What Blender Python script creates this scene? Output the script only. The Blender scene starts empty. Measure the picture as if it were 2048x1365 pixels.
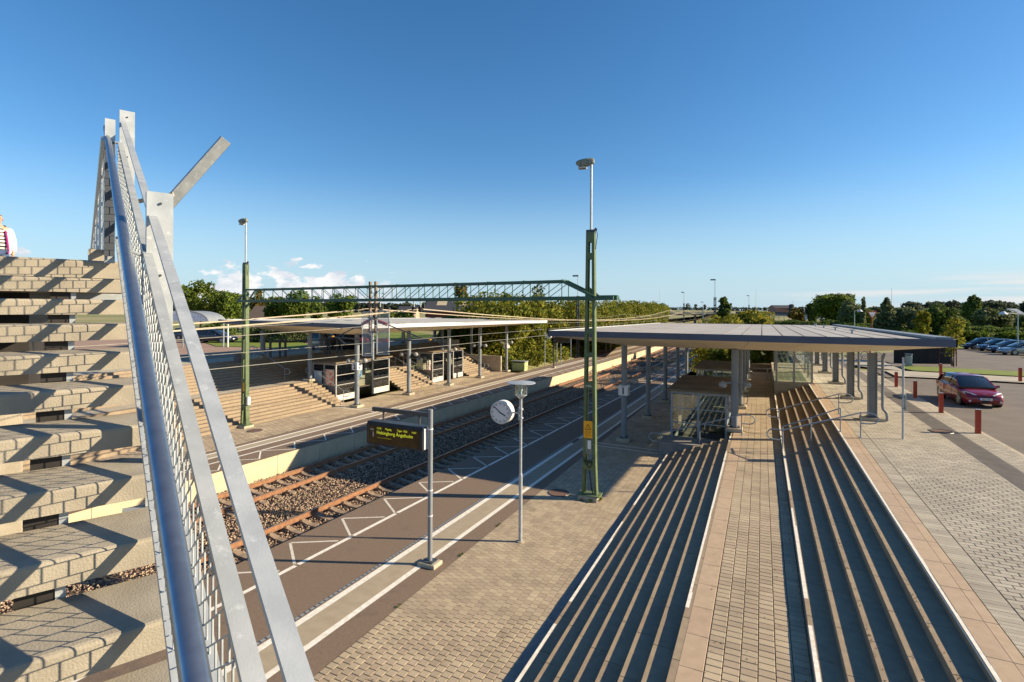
import bpy, math, random
import numpy as np
from mathutils import Vector, Matrix
random.seed(7); rng = np.random.default_rng(7)
SC = bpy.context.scene; COL = SC.collection
R = math.radians
# ------------------------------------------------------------------ camera, sky, sun, exposure
# world axes: X = away from the tracks to the right, Y = along the station, Z up, platform level = 0
A = R(25.7); su, cu = math.sin(A), math.cos(A); ZC = 6.7
cam = bpy.data.cameras.new('camera'); camo = bpy.data.objects.new('camera', cam); COL.objects.link(camo)
camo.location = (0, 0, ZC)
camo.rotation_mode = 'QUATERNION'
camo.rotation_quaternion = Matrix.Rotation(A, 3, 'Z').to_quaternion() @ Matrix.Rotation(R(90), 3, 'X').to_quaternion() @ Matrix.Rotation(R(.25), 3, 'Z').to_quaternion()
cam.sensor_width = 36; cam.lens = 36*1040/2048; cam.shift_y = -62.5/2048; cam.clip_start = .05; cam.clip_end = 9000
SC.camera = camo
SUN_EL = R(24.3); SUN_AZ = math.atan2(.923, .389)
sun = bpy.data.lights.new('sun', 'SUN'); sun.energy = 5.0; sun.angle = R(.53); sun.color = (1, .83, .58)
suno = bpy.data.objects.new('sun', sun); COL.objects.link(suno)
sd = Vector((math.sin(SUN_AZ)*math.cos(SUN_EL), math.cos(SUN_AZ)*math.cos(SUN_EL), math.sin(SUN_EL)))
suno.rotation_mode = 'QUATERNION'; suno.rotation_quaternion = sd.to_track_quat('Z', 'Y')
W = bpy.data.worlds.new('World'); SC.world = W; W.use_nodes = True
wn, wl = W.node_tree.nodes, W.node_tree.links; wn.clear()
def wnode(t, **k):
    n = wn.new(t)
    for a, b in k.items(): setattr(n, a, b)
    return n
wo = wnode('ShaderNodeOutputWorld'); bg = wnode('ShaderNodeBackground'); bg.inputs[1].default_value = .057
sky = wnode('ShaderNodeTexSky'); sky.sky_type = 'NISHITA'; sky.sun_disc = False; sky.sun_elevation = SUN_EL
sky.sun_rotation = SUN_AZ; sky.air_density = 1.0; sky.dust_density = .2; sky.ozone_density = 3.2; sky.altitude = 50
tc = wnode('ShaderNodeTexCoord'); sep = wnode('ShaderNodeSeparateXYZ'); wl.new(tc.outputs['Generated'], sep.inputs[0])
def wmath(op, a, b=None, c=None, clamp=False):
    m = wnode('ShaderNodeMath', operation=op, use_clamp=clamp)
    for i, x in enumerate((a, b, c)):
        if x is None: continue
        if isinstance(x, (int, float)): m.inputs[i].default_value = x
        else: wl.new(x, m.inputs[i])
    return m.outputs[0]
def wmap(v, a, b, c=0, d=1):
    m = wnode('ShaderNodeMapRange', interpolation_type='SMOOTHSTEP'); wl.new(v, m.inputs[0])
    for i, x in enumerate((a, b, c, d)): m.inputs[i+1].default_value = x
    return m.outputs[0]
# low bank of cumulus all round the horizon on the side away from the sun, thin streaks on the sun's side
mp = wnode('ShaderNodeMapping'); mp.inputs['Scale'].default_value = (1, 1, 2.0); wl.new(tc.outputs['Generated'], mp.inputs[0])
nz = wnode('ShaderNodeTexNoise'); nz.inputs['Scale'].default_value = 16; nz.inputs['Detail'].default_value = 7; nz.inputs['Roughness'].default_value = .56
wl.new(mp.outputs[0], nz.inputs['Vector'])
el = sep.outputs['Z']
dotl = wmath('ADD', wmath('MULTIPLY', sep.outputs['X'], -.83), wmath('MULTIPLY', sep.outputs['Y'], .56))
side = wmap(dotl, .94, .975)
top = wmath('MULTIPLY_ADD', el, -4.6, .27)
cum = wmath('MULTIPLY', wmap(wmath('ADD', nz.outputs[0], top), .53, .60), side)
cum = wmath('MULTIPLY', cum, wmap(el, -.005, .006))
mp2 = wnode('ShaderNodeMapping'); mp2.inputs['Scale'].default_value = (1.2, 1.2, 26); wl.new(tc.outputs['Generated'], mp2.inputs[0])
nz2 = wnode('ShaderNodeTexNoise'); nz2.inputs['Scale'].default_value = 2.2; nz2.inputs['Detail'].default_value = 5; wl.new(mp2.outputs[0], nz2.inputs['Vector'])
st = wmath('MULTIPLY', wmap(nz2.outputs[0], .43, .60), wmap(el, .066, .03)); st = wmath('MULTIPLY', st, wmap(dotl, .62, .30)); st = wmath('MULTIPLY', st, .95)
shade = wnode('ShaderNodeTexNoise'); shade.inputs['Scale'].default_value = 30; shade.inputs['Detail'].default_value = 4; wl.new(mp.outputs[0], shade.inputs['Vector'])
crp = wnode('ShaderNodeValToRGB'); crp.color_ramp.elements[0].position = .35; crp.color_ramp.elements[0].color = (5.8, 6.4, 7.2, 1)
crp.color_ramp.elements[1].position = .62; crp.color_ramp.elements[1].color = (9.2, 9.1, 9.0, 1); wl.new(shade.outputs[0], crp.inputs[0])
hsv = wnode('ShaderNodeHueSaturation'); hsv.inputs['Saturation'].default_value = 1.24; hsv.inputs['Value'].default_value = 1.42; wl.new(sky.outputs[0], hsv.inputs['Color'])
hz = wnode('ShaderNodeMixRGB'); wl.new(wmath('MULTIPLY', wmap(el, .26, -.01), .86), hz.inputs[0]); wl.new(hsv.outputs[0], hz.inputs[1]); hz.inputs[2].default_value = (4.2, 6.0, 7.4, 1)
mx = wnode('ShaderNodeMixRGB'); wl.new(cum, mx.inputs[0]); wl.new(hz.outputs[0], mx.inputs[1]); wl.new(crp.outputs[0], mx.inputs[2])
mx2 = wnode('ShaderNodeMixRGB'); wl.new(st, mx2.inputs[0]); wl.new(mx.outputs[0], mx2.inputs[1]); mx2.inputs[2].default_value = (7.8, 7.5, 7.4, 1)
wl.new(mx2.outputs[0], bg.inputs[0]); wl.new(bg.outputs[0], wo.inputs[0])
SC.view_settings.view_transform = 'Standard'; SC.view_settings.look = 'None'; SC.view_settings.exposure = 1.0; SC.view_settings.gamma = 1
SC.view_settings.use_curve_mapping = False

# ------------------------------------------------------------------ helpers
def tag(o, label=None, cat=None, group=None, kind=None):
    for k, v in (('label', label), ('category', cat), ('group', group), ('kind', kind)):
        if v: o[k] = v
    return o
def thing(name, label, cat, loc=(0, 0, 0), rz=0, group=None):
    o = bpy.data.objects.new(name, None); COL.objects.link(o); o.empty_display_size = .2
    o.location = loc; o.rotation_euler = (0, 0, rz)
    return tag(o, label, cat, group)
def dup(o, loc=None, rz=None, label=None, parent=None):
    c = o.copy(); COL.objects.link(c); c.parent = parent
    if loc is not None: c.location = loc
    if rz is not None: c.rotation_euler = (0, 0, rz)
    if label: c['label'] = label
    for ch in o.children: dup(ch, parent=c)
    return c
class MB:
    def __init__(s): s.v = []; s.f = []; s.m = []; s.mi = 0
    def add(s, vs, fs):
        n = len(s.v); s.v += [tuple(x) for x in vs]
        for f in fs: s.f.append([i+n for i in f]); s.m.append(s.mi)
        return s
    def box(s, x0, x1, y0, y1, z0, z1, bottom=True):
        f = [(4, 5, 6, 7), (0, 1, 5, 4), (1, 2, 6, 5), (2, 3, 7, 6), (3, 0, 4, 7)]
        if bottom: f.append((3, 2, 1, 0))
        return s.add([(x0, y0, z0), (x1, y0, z0), (x1, y1, z0), (x0, y1, z0), (x0, y0, z1), (x1, y0, z1), (x1, y1, z1), (x0, y1, z1)], f)
    def frus(s, x0, x1, y0, y1, z0, z1, b):      # box with bevelled top rim
        s.add([(x0, y0, z0), (x1, y0, z0), (x1, y1, z0), (x0, y1, z0), (x0, y0, z1-b), (x1, y0, z1-b), (x1, y1, z1-b), (x0, y1, z1-b),
               (x0+b, y0+b, z1), (x1-b, y0+b, z1), (x1-b, y1-b, z1), (x0+b, y1-b, z1)],
              [(0, 1, 5, 4), (1, 2, 6, 5), (2, 3, 7, 6), (3, 0, 4, 7), (4, 5, 9, 8), (5, 6, 10, 9), (6, 7, 11, 10), (7, 4, 8, 11), (8, 9, 10, 11)]); return s
    def beam(s, p0, p1, w, h, up=(0, 0, 1)):
        p0, p1 = Vector(p0), Vector(p1); d = (p1-p0).normalized(); u = Vector(up); a = d.cross(u)
        if a.length < 1e-4: a = d.cross(Vector((1, 0, 0)))
        a.normalize(); b = a.cross(d).normalized(); a *= w/2; b *= h/2
        vs = [p+x*a+y*b for p in (p0, p1) for x, y in ((-1, -1), (1, -1), (1, 1), (-1, 1))]
        return s.add(vs, [(0, 1, 2, 3), (7, 6, 5, 4), (0, 4, 5, 1), (1, 5, 6, 2), (2, 6, 7, 3), (3, 7, 4, 0)])
    def cyl(s, p0, p1, r, n=10, r1=None, cap=True):
        p0, p1 = Vector(p0), Vector(p1); d = (p1-p0).normalized(); a = d.cross(Vector((0, 0, 1)))
        if a.length < 1e-3: a = Vector((1, 0, 0))
        a.normalize(); b = d.cross(a); r1 = r if r1 is None else r1; vs = []
        for p, q in ((p0, r), (p1, r1)):
            for i in range(n):
                t = 2*math.pi*i/n; vs.append(p+a*math.cos(t)*q+b*math.sin(t)*q)
        fs = [(i, (i+1) % n, n+(i+1) % n, n+i) for i in range(n)]
        if cap: fs += [list(range(n))[::-1], list(range(n, 2*n))]
        return s.add(vs, fs)
    def tube(s, pts, r, n=8):
        pts = [Vector(p) for p in pts]; rings = []; prev = None
        for i, p in enumerate(pts):
            d = (pts[min(i+1, len(pts)-1)]-pts[max(i-1, 0)]).normalized()
            if prev is None:
                a = d.cross(Vector((0, 0, 1)));
                if a.length < 1e-3: a = Vector((1, 0, 0))
            else: a = prev - d*prev.dot(d)
            a.normalize(); prev = a; b = d.cross(a)
            rings.append([p+(a*math.cos(2*math.pi*k/n)+b*math.sin(2*math.pi*k/n))*r for k in range(n)])
        vs = [x for q in rings for x in q]; fs = []
        for i in range(len(pts)-1):
            for k in range(n): fs.append((i*n+k, i*n+(k+1) % n, (i+1)*n+(k+1) % n, (i+1)*n+k))
        fs += [list(range(n))[::-1], list(range((len(pts)-1)*n, len(pts)*n))]
        return s.add(vs, fs)
    def loft(s, rings, closed=True, cap=True):
        n = len(rings[0]); vs = [x for q in rings for x in q]; fs = []
        for i in range(len(rings)-1):
            for k in range(n if closed else n-1): fs.append((i*n+k, i*n+(k+1) % n, (i+1)*n+(k+1) % n, (i+1)*n+k))
        if cap: fs += [list(range(n))[::-1], list(range((len(rings)-1)*n, len(rings)*n))]
        return s.add(vs, fs)
    def build(s, name, mats, parent=None, smooth=False, off=None, kind=None, label=None):
        me = bpy.data.meshes.new(name)
        vs = s.v if off is None else [(x-off[0], y-off[1], z-off[2]) for x, y, z in s.v]
        me.from_pydata(vs, [], s.f)
        if not isinstance(mats, (list, tuple)): mats = [mats]
        for m in mats: me.materials.append(m)
        if len(mats) > 1: me.polygons.foreach_set('material_index', s.m)
        if smooth: me.polygons.foreach_set('use_smooth', [True]*len(me.polygons))
        me.update()
        if smooth: me.set_sharp_from_angle(angle=R(40))
        o = bpy.data.objects.new(name, me); COL.objects.link(o); o.parent = parent
        if kind: o['kind'] = kind
        if label: o['label'] = label
        return o
def inst(me, name, loc, parent, rot=None):
    o = bpy.data.objects.new(name, me); COL.objects.link(o); o.location = loc; o.parent = parent
    if rot: o.rotation_euler = rot
    return o
def wb(mb, root, name, mat, **k):      # verts given in world space, parented to an unrotated root
    return mb.build(name, mat, root, off=root.location, **k)
def uvp(X, Y, z=0): return Vector((X*cu-Y*su, X*su+Y*cu, z))       # lens-aligned ground axes -> world
def place(px, Y, z=0): return uvp((px-1024)/1040*Y, Y, z)
def ztop(px, py, Y): return ZC-((py-620)-(px-1024)*.00436)*Y/1040
def text(txt, size, mat, name, parent, loc, rot, align='LEFT', depth=.002, bold=0):
    c = bpy.data.curves.new('t', 'FONT'); c.body = txt; c.size = size; c.align_x = align; c.extrude = depth; c.resolution_u = 2; c.offset = bold
    o = bpy.data.objects.new('t', c); COL.objects.link(o)
    me = bpy.data.meshes.new_from_object(o.evaluated_get(bpy.context.evaluated_depsgraph_get()))
    bpy.data.objects.remove(o); me.materials.clear(); me.materials.append(mat)
    o = bpy.data.objects.new(name, me); COL.objects.link(o); o.parent = parent; o.location = loc; o.rotation_euler = rot
    return o
MATS = {}
def mat(name, c1, c2=None, rough=.85, scale=6, bump=0, bscale=40, metal=0, vary=0, detail=6, spec=.35, blotch=None, wave=None, emit=None):
    if name in MATS: return MATS[name]
    m = bpy.data.materials.new(name); m.use_nodes = True; n, l = m.node_tree.nodes, m.node_tree.links
    b = n['Principled BSDF']; b.inputs['Roughness'].default_value = rough; b.inputs['Metallic'].default_value = metal
    b.inputs['Specular IOR Level'].default_value = spec
    c2 = c2 or tuple(x*.72 for x in c1)
    g = n.new('ShaderNodeNewGeometry'); t = n.new('ShaderNodeTexNoise'); t.inputs['Scale'].default_value = scale; t.inputs['Detail'].default_value = detail
    l.new(g.outputs['Position'], t.inputs['Vector'])
    r = n.new('ShaderNodeValToRGB'); r.color_ramp.elements[0].position = .33; r.color_ramp.elements[1].position = .67
    r.color_ramp.elements[0].color = (*c2, 1); r.color_ramp.elements[1].color = (*c1, 1); l.new(t.outputs[0], r.inputs[0]); out = r.outputs[0]
    if blotch:
        t2 = n.new('ShaderNodeTexNoise'); t2.inputs['Scale'].default_value = blotch[1]; t2.inputs['Detail'].default_value = 8; t2.inputs['Roughness'].default_value = .7
        l.new(g.outputs['Position'], t2.inputs['Vector']); r2 = n.new('ShaderNodeMapRange'); l.new(t2.outputs[0], r2.inputs[0])
        r2.inputs[1].default_value = blotch[2]; r2.inputs[2].default_value = blotch[2]+.12
        mxx = n.new('ShaderNodeMixRGB'); l.new(r2.outputs[0], mxx.inputs[0]); l.new(out, mxx.inputs[1]); mxx.inputs[2].default_value = (*blotch[0], 1); out = mxx.outputs[0]
    if vary:
        oi = n.new('ShaderNodeObjectInfo'); ad = n.new('ShaderNodeMath'); ad.operation = 'ADD'; l.new(g.outputs['Random Per Island'], ad.inputs[0]); l.new(oi.outputs['Random'], ad.inputs[1])
        fr = n.new('ShaderNodeMath'); fr.operation = 'FRACT'; l.new(ad.outputs[0], fr.inputs[0])
        mr = n.new('ShaderNodeMapRange'); l.new(fr.outputs[0], mr.inputs[0]); mr.inputs[3].default_value = 1-vary; mr.inputs[4].default_value = 1+vary
        hs = n.new('ShaderNodeHueSaturation'); l.new(out, hs.inputs['Color']); l.new(mr.outputs[0], hs.inputs['Value']); out = hs.outputs[0]
        ml = n.new('ShaderNodeMath'); ml.operation = 'MULTIPLY_ADD'; l.new(fr.outputs[0], ml.inputs[0]); ml.inputs[1].default_value = vary*.10; ml.inputs[2].default_value = .5-vary*.05; l.new(ml.outputs[0], hs.inputs['Hue'])
    l.new(out, b.inputs['Base Color'])
    if bump:
        t3 = n.new('ShaderNodeTexNoise'); t3.inputs['Scale'].default_value = bscale; t3.inputs['Detail'].default_value = 5; l.new(g.outputs['Position'], t3.inputs['Vector'])
        bp = n.new('ShaderNodeBump'); bp.inputs['Strength'].default_value = bump; bp.inputs['Distance'].default_value = .02; l.new(t3.outputs[0], bp.inputs['Height']); l.new(bp.outputs[0], b.inputs['Normal'])
    if emit: b.inputs['Emission Color'].default_value = (*emit[0], 1); b.inputs['Emission Strength'].default_value = emit[1]
    MATS[name] = m; return m
def glass(name, col=(.8, .9, .88), alpha=.25, rough=.03):
    m = bpy.data.materials.new(name); m.use_nodes = True; n, l = m.node_tree.nodes, m.node_tree.links; n.clear()
    o = n.new('ShaderNodeOutputMaterial'); t = n.new('ShaderNodeBsdfTransparent'); t.inputs[0].default_value = (*col, 1)
    g = n.new('ShaderNodeBsdfGlossy'); g.inputs['Roughness'].default_value = rough; g.inputs[0].default_value = (.9, .95, 1, 1)
    f = n.new('ShaderNodeFresnel'); f.inputs[0].default_value = 1.5; a = n.new('ShaderNodeMath'); a.operation = 'ADD'; l.new(f.outputs[0], a.inputs[0]); a.inputs[1].default_value = alpha; a.use_clamp = True
    x = n.new('ShaderNodeMixShader'); l.new(a.outputs[0], x.inputs[0]); l.new(t.outputs[0], x.inputs[1]); l.new(g.outputs[0], x.inputs[2]); l.new(x.outputs[0], o.inputs[0])
    return m
CONC = mat('pale_concrete', (.46, .40, .30), (.36, .31, .23), bump=.4, scale=3, blotch=((.24, .21, .16), 1.3, .62))
BCONC = mat('pitted_concrete', (.36, .32, .25), (.27, .24, .19), bump=.22, bscale=140, scale=5, blotch=((.13, .115, .08), 48, .655))
STEPC = mat('step_slab', (.31, .24, .165), (.25, .195, .135), bump=.2, bscale=90, vary=.06, blotch=((.26, .22, .17), 2.2, .64))
BROWN = mat('brown_slab', (.43, .32, .225), (.37, .275, .19), bump=.15, bscale=120, vary=.05, blotch=((.33, .25, .18), 1.5, .6))
PAV = mat('tan_paver', (.42, .335, .235), (.33, .265, .185), bump=.35, bscale=120, vary=.12, scale=1.3, blotch=((.25, .20, .14), .9, .60))
PAV2 = mat('grey_paver', (.41, .365, .29), (.33, .295, .235), bump=.35, bscale=120, vary=.13, scale=1.1, blotch=((.26, .235, .19), .7, .61))
JOINT = mat('joint_sand', (.10, .072, .045), (.06, .045, .03), bump=.3, scale=30)
ASPH = mat('platform_asphalt', (.205, .148, .106), (.17, .122, .088), rough=.9, bump=.45, bscale=150, scale=14, blotch=((.135, .10, .078), .8, .57))
ROAD = mat('road_asphalt', (.17, .145, .12), (.13, .11, .095), rough=.9, bump=.3, bscale=120, scale=.7, blotch=((.11, .095, .08), .5, .62))
REDROAD = mat('reddish_road', (.33, .22, .165), (.28, .19, .14), rough=.9, scale=.6)
WHITE = mat('worn_white_paint', (.78, .75, .68), (.62, .58, .5), bump=.2, scale=9, blotch=((.3, .24, .18), 14, .66))
WWHITE = mat('very_worn_white_paint', (.72, .69, .62), (.5, .45, .38), scale=9, blotch=((.24, .175, .13), 9, .53))
TACT = mat('tactile_plate', (.38, .32, .235), (.33, .275, .20), scale=4)
TACTD = mat('dark_tactile', (.17, .15, .13), (.13, .115, .10), scale=3)
GALV = mat('galvanised_steel', (.45, .48, .50), (.34, .37, .395), rough=.45, metal=.3, scale=9, bump=.05, bscale=200, blotch=((.54, .57, .585), 22, .56))
STAIN = mat('brushed_handrail_steel', (.30, .34, .40), (.24, .28, .34), rough=.3, metal=.85, scale=30)
GSTEEL = mat('grey_painted_steel', (.23, .25, .27), (.19, .21, .23), rough=.45, scale=2)
DSTEEL = mat('dark_grey_steel', (.07, .08, .095), (.055, .06, .07), rough=.4, scale=2)
FASC = mat('shaded_slate_fascia', (.085, .10, .14), (.07, .083, .12), rough=.5, scale=1)  # slate tone also holds the shade on the farther canopy's front face
WFASC = mat('pale_fascia_sheet', (.62, .64, .66), (.5, .52, .55), rough=.4, scale=1)
SOFF = mat('cream_soffit_board', (.80, .70, .52), (.74, .65, .48), scale=.7)
ROOFM = mat('grey_roof_felt', (.40, .39, .375), (.33, .32, .31), rough=.9, spec=.1, scale=.6, vary=.05, blotch=((.30, .26, .21), .5, .62))
STEAM = mat('rusty_seam', (.27, .225, .18), rough=.8)
GREEN = mat('green_mast_paint', (.125, .17, .08), (.09, .125, .06), rough=.5, scale=5, blotch=((.14, .10, .06), 3, .70))
DGREEN = mat('dark_green_beam_paint', (.05, .12, .08), (.04, .095, .062), rough=.5, scale=4)
RUST = mat('rusty_rail_side', (.30, .15, .075), (.20, .10, .055), rough=.8, scale=7, bump=.2)
RAILTOP = mat('polished_rail_head', (.5, .42, .36), (.4, .3, .24), rough=.3, metal=.7, scale=9)
SLEEP = mat('stained_concrete_sleeper', (.34, .25, .175), (.22, .16, .11), bump=.3, scale=5, blotch=((.15, .09, .055), 4, .58))
BALL = mat('ballast_stone', (.42, .295, .21), (.23, .165, .12), vary=.5, scale=3, rough=.9)
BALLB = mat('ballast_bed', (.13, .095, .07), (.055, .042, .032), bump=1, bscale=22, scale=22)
EDGEW = mat('platform_edge_concrete', (.60, .49, .32), (.50, .41, .27), bump=.3, scale=2, blotch=((.36, .28, .18), 1.8, .60))
YEL = mat('yellow_sign', (.85, .42, .02), (.8, .38, .02), rough=.4)
BLACK = mat('black_paint', (.012, .012, .014), rough=.4)
OFFW = mat('white_enamel', (.75, .75, .74), (.7, .7, .69), rough=.3)
BOLL = mat('red_bollard_paint', (.42, .055, .025), (.35, .045, .02), rough=.5, scale=4)
GRASS = mat('grass_sward', (.17, .21, .025), (.12, .165, .018), rough=.95, scale=3, bump=.25, bscale=12)
FIELD = mat('field_ground', (.17, .18, .06), (.30, .26, .12), rough=.95, scale=.012, detail=3)
GLS = glass('window_glass', (.80, .87, .85), .10)
DGLS = mat('tinted_car_glass', (.02, .025, .03), (.015, .018, .02), rough=.06, spec=.8)
RUBB = mat('tyre_rubber', (.02, .02, .02), rough=.8)
RIM = mat('alloy_rim', (.45, .46, .47), rough=.3, metal=.8)
CHROM = mat('chrome', (.7, .7, .72), rough=.12, metal=1)
LENS = mat('headlight_glass', (.75, .76, .74), rough=.08, spec=.8)
RLENS = mat('red_tail_lens', (.5, .01, .01), rough=.15, spec=.7)
LED = mat('lit_led_text', (.2, .2, .01), emit=((.62, .66, .04), .42))
SCREEN = mat('amber_screen_glass', (.075, .045, .016), (.035, .022, .012), rough=.2, scale=3)
BRICKD = mat('grey_brick_wall', (.25, .235, .22), (.19, .18, .17), scale=5, bump=.3, vary=.08)

# ------------------------------------------------------------------ alignment of the curving tracks
def sl(u): return .036 if u < 60 else (.036-.166*(u-60)/140 if u < 200 else -.13)
_d = [0.0]
for i in range(-600, 12000): _d.append(_d[-1]+sl(i/10+.05)*.1)
_z = _d[700]
def D(u):
    if u < -60: return _d[0]-_z+(u+60)*.036
    if u >= 1199: return _d[-1]-_z-(u-1199)*.13
    k = (u+60)*10; i = int(k); return _d[i]+(_d[i+1]-_d[i])*(k-i)-_z
EDGE = -12.35; FEDGE = -20.2; T1 = EDGE-1.75; T2 = EDGE-6.2

# ------------------------------------------------------------------ ground
def rise(v, u):
    d = math.hypot(v, u); t = min(1, max(0, (d-260)/700)); return 4.4*t*t*(3-2*t)+ (.6*math.sin(v*.011)*math.sin(u*.007) if d > 300 else 0)
us = [-70, -30, -2, 20, 48, 50, 53, 57, 62, 70, 80, 95, 120, 150, 185, 215, 240, 290, 360, 450, 600, 800, 1100, 1600, 2400, 3800]
mb = MB(); ncol = 0
for u in us:
    d = D(u); inst_ = u < 51
    row = []
    for v, z in ((-3600, 3), (-1500, 3), (-700, 3), (-330, 3), (-160, 3), (-90, 3), (-55, 2.95), (-38, 2.95)): row.append((v, z))
    if u < 50.5: row += [(-34.2, 2.92), (-33.9, -1.35), (-21+d, -1.35), (-11.6+d, -1.35), (2.3, -1.35), (3.0, -1.35), (3.3, 1.95)]
    elif u < 200: row += [(-33, 2.9), (-24.6+.6*d, -.2), (-20.4+d, -1.35), (-12.2+d, -1.35), (-5.5+.5*d, -.2), (2, 1.7), (3.3, 1.95)]
    else: row += [(-34+d, 2.9), (-25+d, -.4), (-20.4+d, -1.1), (-12.2+d, -1.1), (-7+d, -.4), (3+d, 2.0), (6+d, 2.0)]
    for v, z in ((12, 1.96), (30, 1.98), (60, 1.98), (110, 2), (200, 2), (400, 2), (800, 2), (1600, 2), (3600, 2)): row.append((v, z))
    ncol = len(row)
    for v, z in row:
        k = rise(v, u)
        if -26 < v-d < -6 and u > 200: k *= .0
        mb.v.append((v, u, z+k))
for i in range(len(us)-1):
    for j in range(ncol-1):
        a = i*ncol+j; mb.f.append([a, a+1, a+ncol+1, a+ncol]); mb.m.append(0)
tag(mb.build('ground', FIELD), kind='structure')
bpy.data.objects['ground'].location.z = -.02
def sheet(name, mats, polys, z, kind='structure', parent=None):
    m = MB()
    for p in polys:
        if len(p[0]) == 2: p = [(a, b, z) for a, b in p]
        m.add(p, [list(range(len(p)))])
    return m.build(name, mats, parent, kind=kind)
def strip(v0, v1, u0, u1, z, k=1.0, step=4.0):
    n = max(1, int((u1-u0)/step)); r = []
    for i in range(n):
        a, b = u0+(u1-u0)*i/n, u0+(u1-u0)*(i+1)/n
        r.append([(v0+k*D(a), a, z), (v1+k*D(a), a, z), (v1+k*D(b), b, z), (v0+k*D(b), b, z)])
    return r

# ------------------------------------------------------------------ ballast and tracks
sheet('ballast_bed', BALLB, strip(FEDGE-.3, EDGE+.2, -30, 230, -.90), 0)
def track(c, label, u0=-12, u1=215):
    t = thing('railway_track', label, 'railway track', (c, 15, -.9), 0, 'railway tracks through the station')
    for s in (-.7525, .7525):
        m = MB(); m2 = MB(); pts = []; n = int((u1-u0)/3)
        prof = [(-.07, -.77), (.07, -.77), (.02, -.745), (.012, -.65), (.036, -.635), (.036, -.602), (-.036, -.602), (-.036, -.635), (-.012, -.65), (-.02, -.745)]
        rings = [[(c+s+D(u0+(u1-u0)*i/n)+a, u0+(u1-u0)*i/n, b) for a, b in prof] for i in range(n+1)]
        m.loft(rings); r = wb(m, t, 'rail', RUST)
        m2 = MB()
        for i in range(n):
            a, b = u0+(u1-u0)*i/n, u0+(u1-u0)*(i+1)/n
            m2.add([(c+s+D(a)-.03, a, -.599), (c+s+D(a)+.03, a, -.599), (c+s+D(b)+.03, b, -.599), (c+s+D(b)-.03, b, -.599)], [(0, 1, 2, 3)])
        m2.build('rail_head', RAILTOP, r, off=t.location)
    sm = MB().box(-1.25, 1.25, -.125, .125, 0, .0).v and None
    m = MB(); rings = []
    for x, h in ((-1.25, .17), (-.95, .19), (-.55, .19), (-.3, .135), (.3, .135), (.55, .19), (.95, .19), (1.25, .17)):
        rings.append([(x, -.14, 0), (x, .14, 0), (x, .10, h), (x, -.10, h)])
    m.loft(rings)
    for s in (-.7525, .7525):
        for q in (-.13, .13): m.box(s+q-.04, s+q+.04, -.06, .06, .19, .225)
    me = m.build('sleeper', SLEEP); mesh = me.data; bpy.data.objects.remove(me)
    far = MB(); k = 0; u = u0
    ulist = []
    while u < u1: ulist.append(u); u += .65
    for u in ulist:
        if u > -4 and k < 290:
            inst(mesh, 'sleeper', (D(u), u-15, -.955+.9), t, (0, 0, -sl(u))); k += 1
        else: far.box(c+D(u)-1.25, c+D(u)+1.25, u-.13, u+.13, -.86, -.78)
    if far.v: wb(far, t, 'far_sleepers', SLEEP, kind='stuff')
track(T1, 'nearer of the two railway tracks, beside the right hand platform with the clock')
track(T2, 'farther railway track, below the pale concrete edge of the opposite platform')
# ballast stones (real little rocks, thicker near the camera)
def rocks(name, n, u0, u1, seed):
    g = np.random.default_rng(seed)
    u = u0+(u1-u0)*g.random(n)**1.25; w = g.random(n)
    d = np.array([D(x) for x in u]); v = d+FEDGE+.03+w*(EDGE-FEDGE-.06)
    off = v-d
    ok = np.ones(n, bool)
    for c in (T1, T2):
        for s in (-.7525, .7525): ok &= np.abs(off-(c+s)) > .07
        onsl = (np.abs(off-c) < 1.2) & (np.abs(((u+12) % .65)-.325) > .325-.10)
        ok &= ~onsl
    u, v, off = u[ok], v[ok], off[ok]; n = len(u)
    z = -.885+.05*g.random(n)-.02*((np.abs(off-T1) < .72) | (np.abs(off-T2) < .72))+.10*np.exp(-((off-(T1+T2)/2)/1.2)**2)
    r = (.022+.024*g.random(n))*(1+np.maximum(0, u-25)*.012)
    base = np.array([(1, 0, 0), (-1, 0, 0), (0, 1, 0), (0, -1, 0), (0, 0, 1), (0, 0, -1)], float)
    V = base[None]*(1+.6*(g.random((n, 6, 1))-.5)); V = V+.25*(g.random((n, 6, 3))-.5)
    a = g.random(n)*6.28; b = g.random(n)*3.1; ca, sa, cb, sb = np.cos(a), np.sin(a), np.cos(b), np.sin(b)
    X, Y, Z = V[..., 0], V[..., 1], V[..., 2]
    Y, Z = Y*cb[:, None]-Z*sb[:, None], Y*sb[:, None]+Z*cb[:, None]
    X, Y = X*ca[:, None]-Y*sa[:, None], X*sa[:, None]+Y*ca[:, None]
    P = np.stack([v[:, None]+X*r[:, None], u[:, None]+Y*r[:, None], z[:, None]+Z*r[:, None]*.8], -1).reshape(-1, 3)
    F = np.array([(0, 2, 4), (2, 1, 4), (1, 3, 4), (3, 0, 4), (2, 0, 5), (1, 2, 5), (3, 1, 5), (0, 3, 5)])
    FF = (F[None]+6*np.arange(n)[:, None, None]).reshape(-1, 3)
    me = bpy.data.meshes.new(name); me.vertices.add(len(P)); me.vertices.foreach_set('co', P.ravel())
    me.loops.add(FF.size); me.loops.foreach_set('vertex_index', FF.ravel()); me.polygons.add(len(FF))
    me.polygons.foreach_set('loop_start', np.arange(len(FF))*3); me.update(calc_edges=True); me.validate()
    me.materials.append(BALL); o = bpy.data.objects.new(name, me); COL.objects.link(o)
    return tag(o, 'brown crushed stone ballast spread between and around the rails', 'ballast', kind='stuff')
rocks('ballast', 62000, 2, 60, 3)

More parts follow.
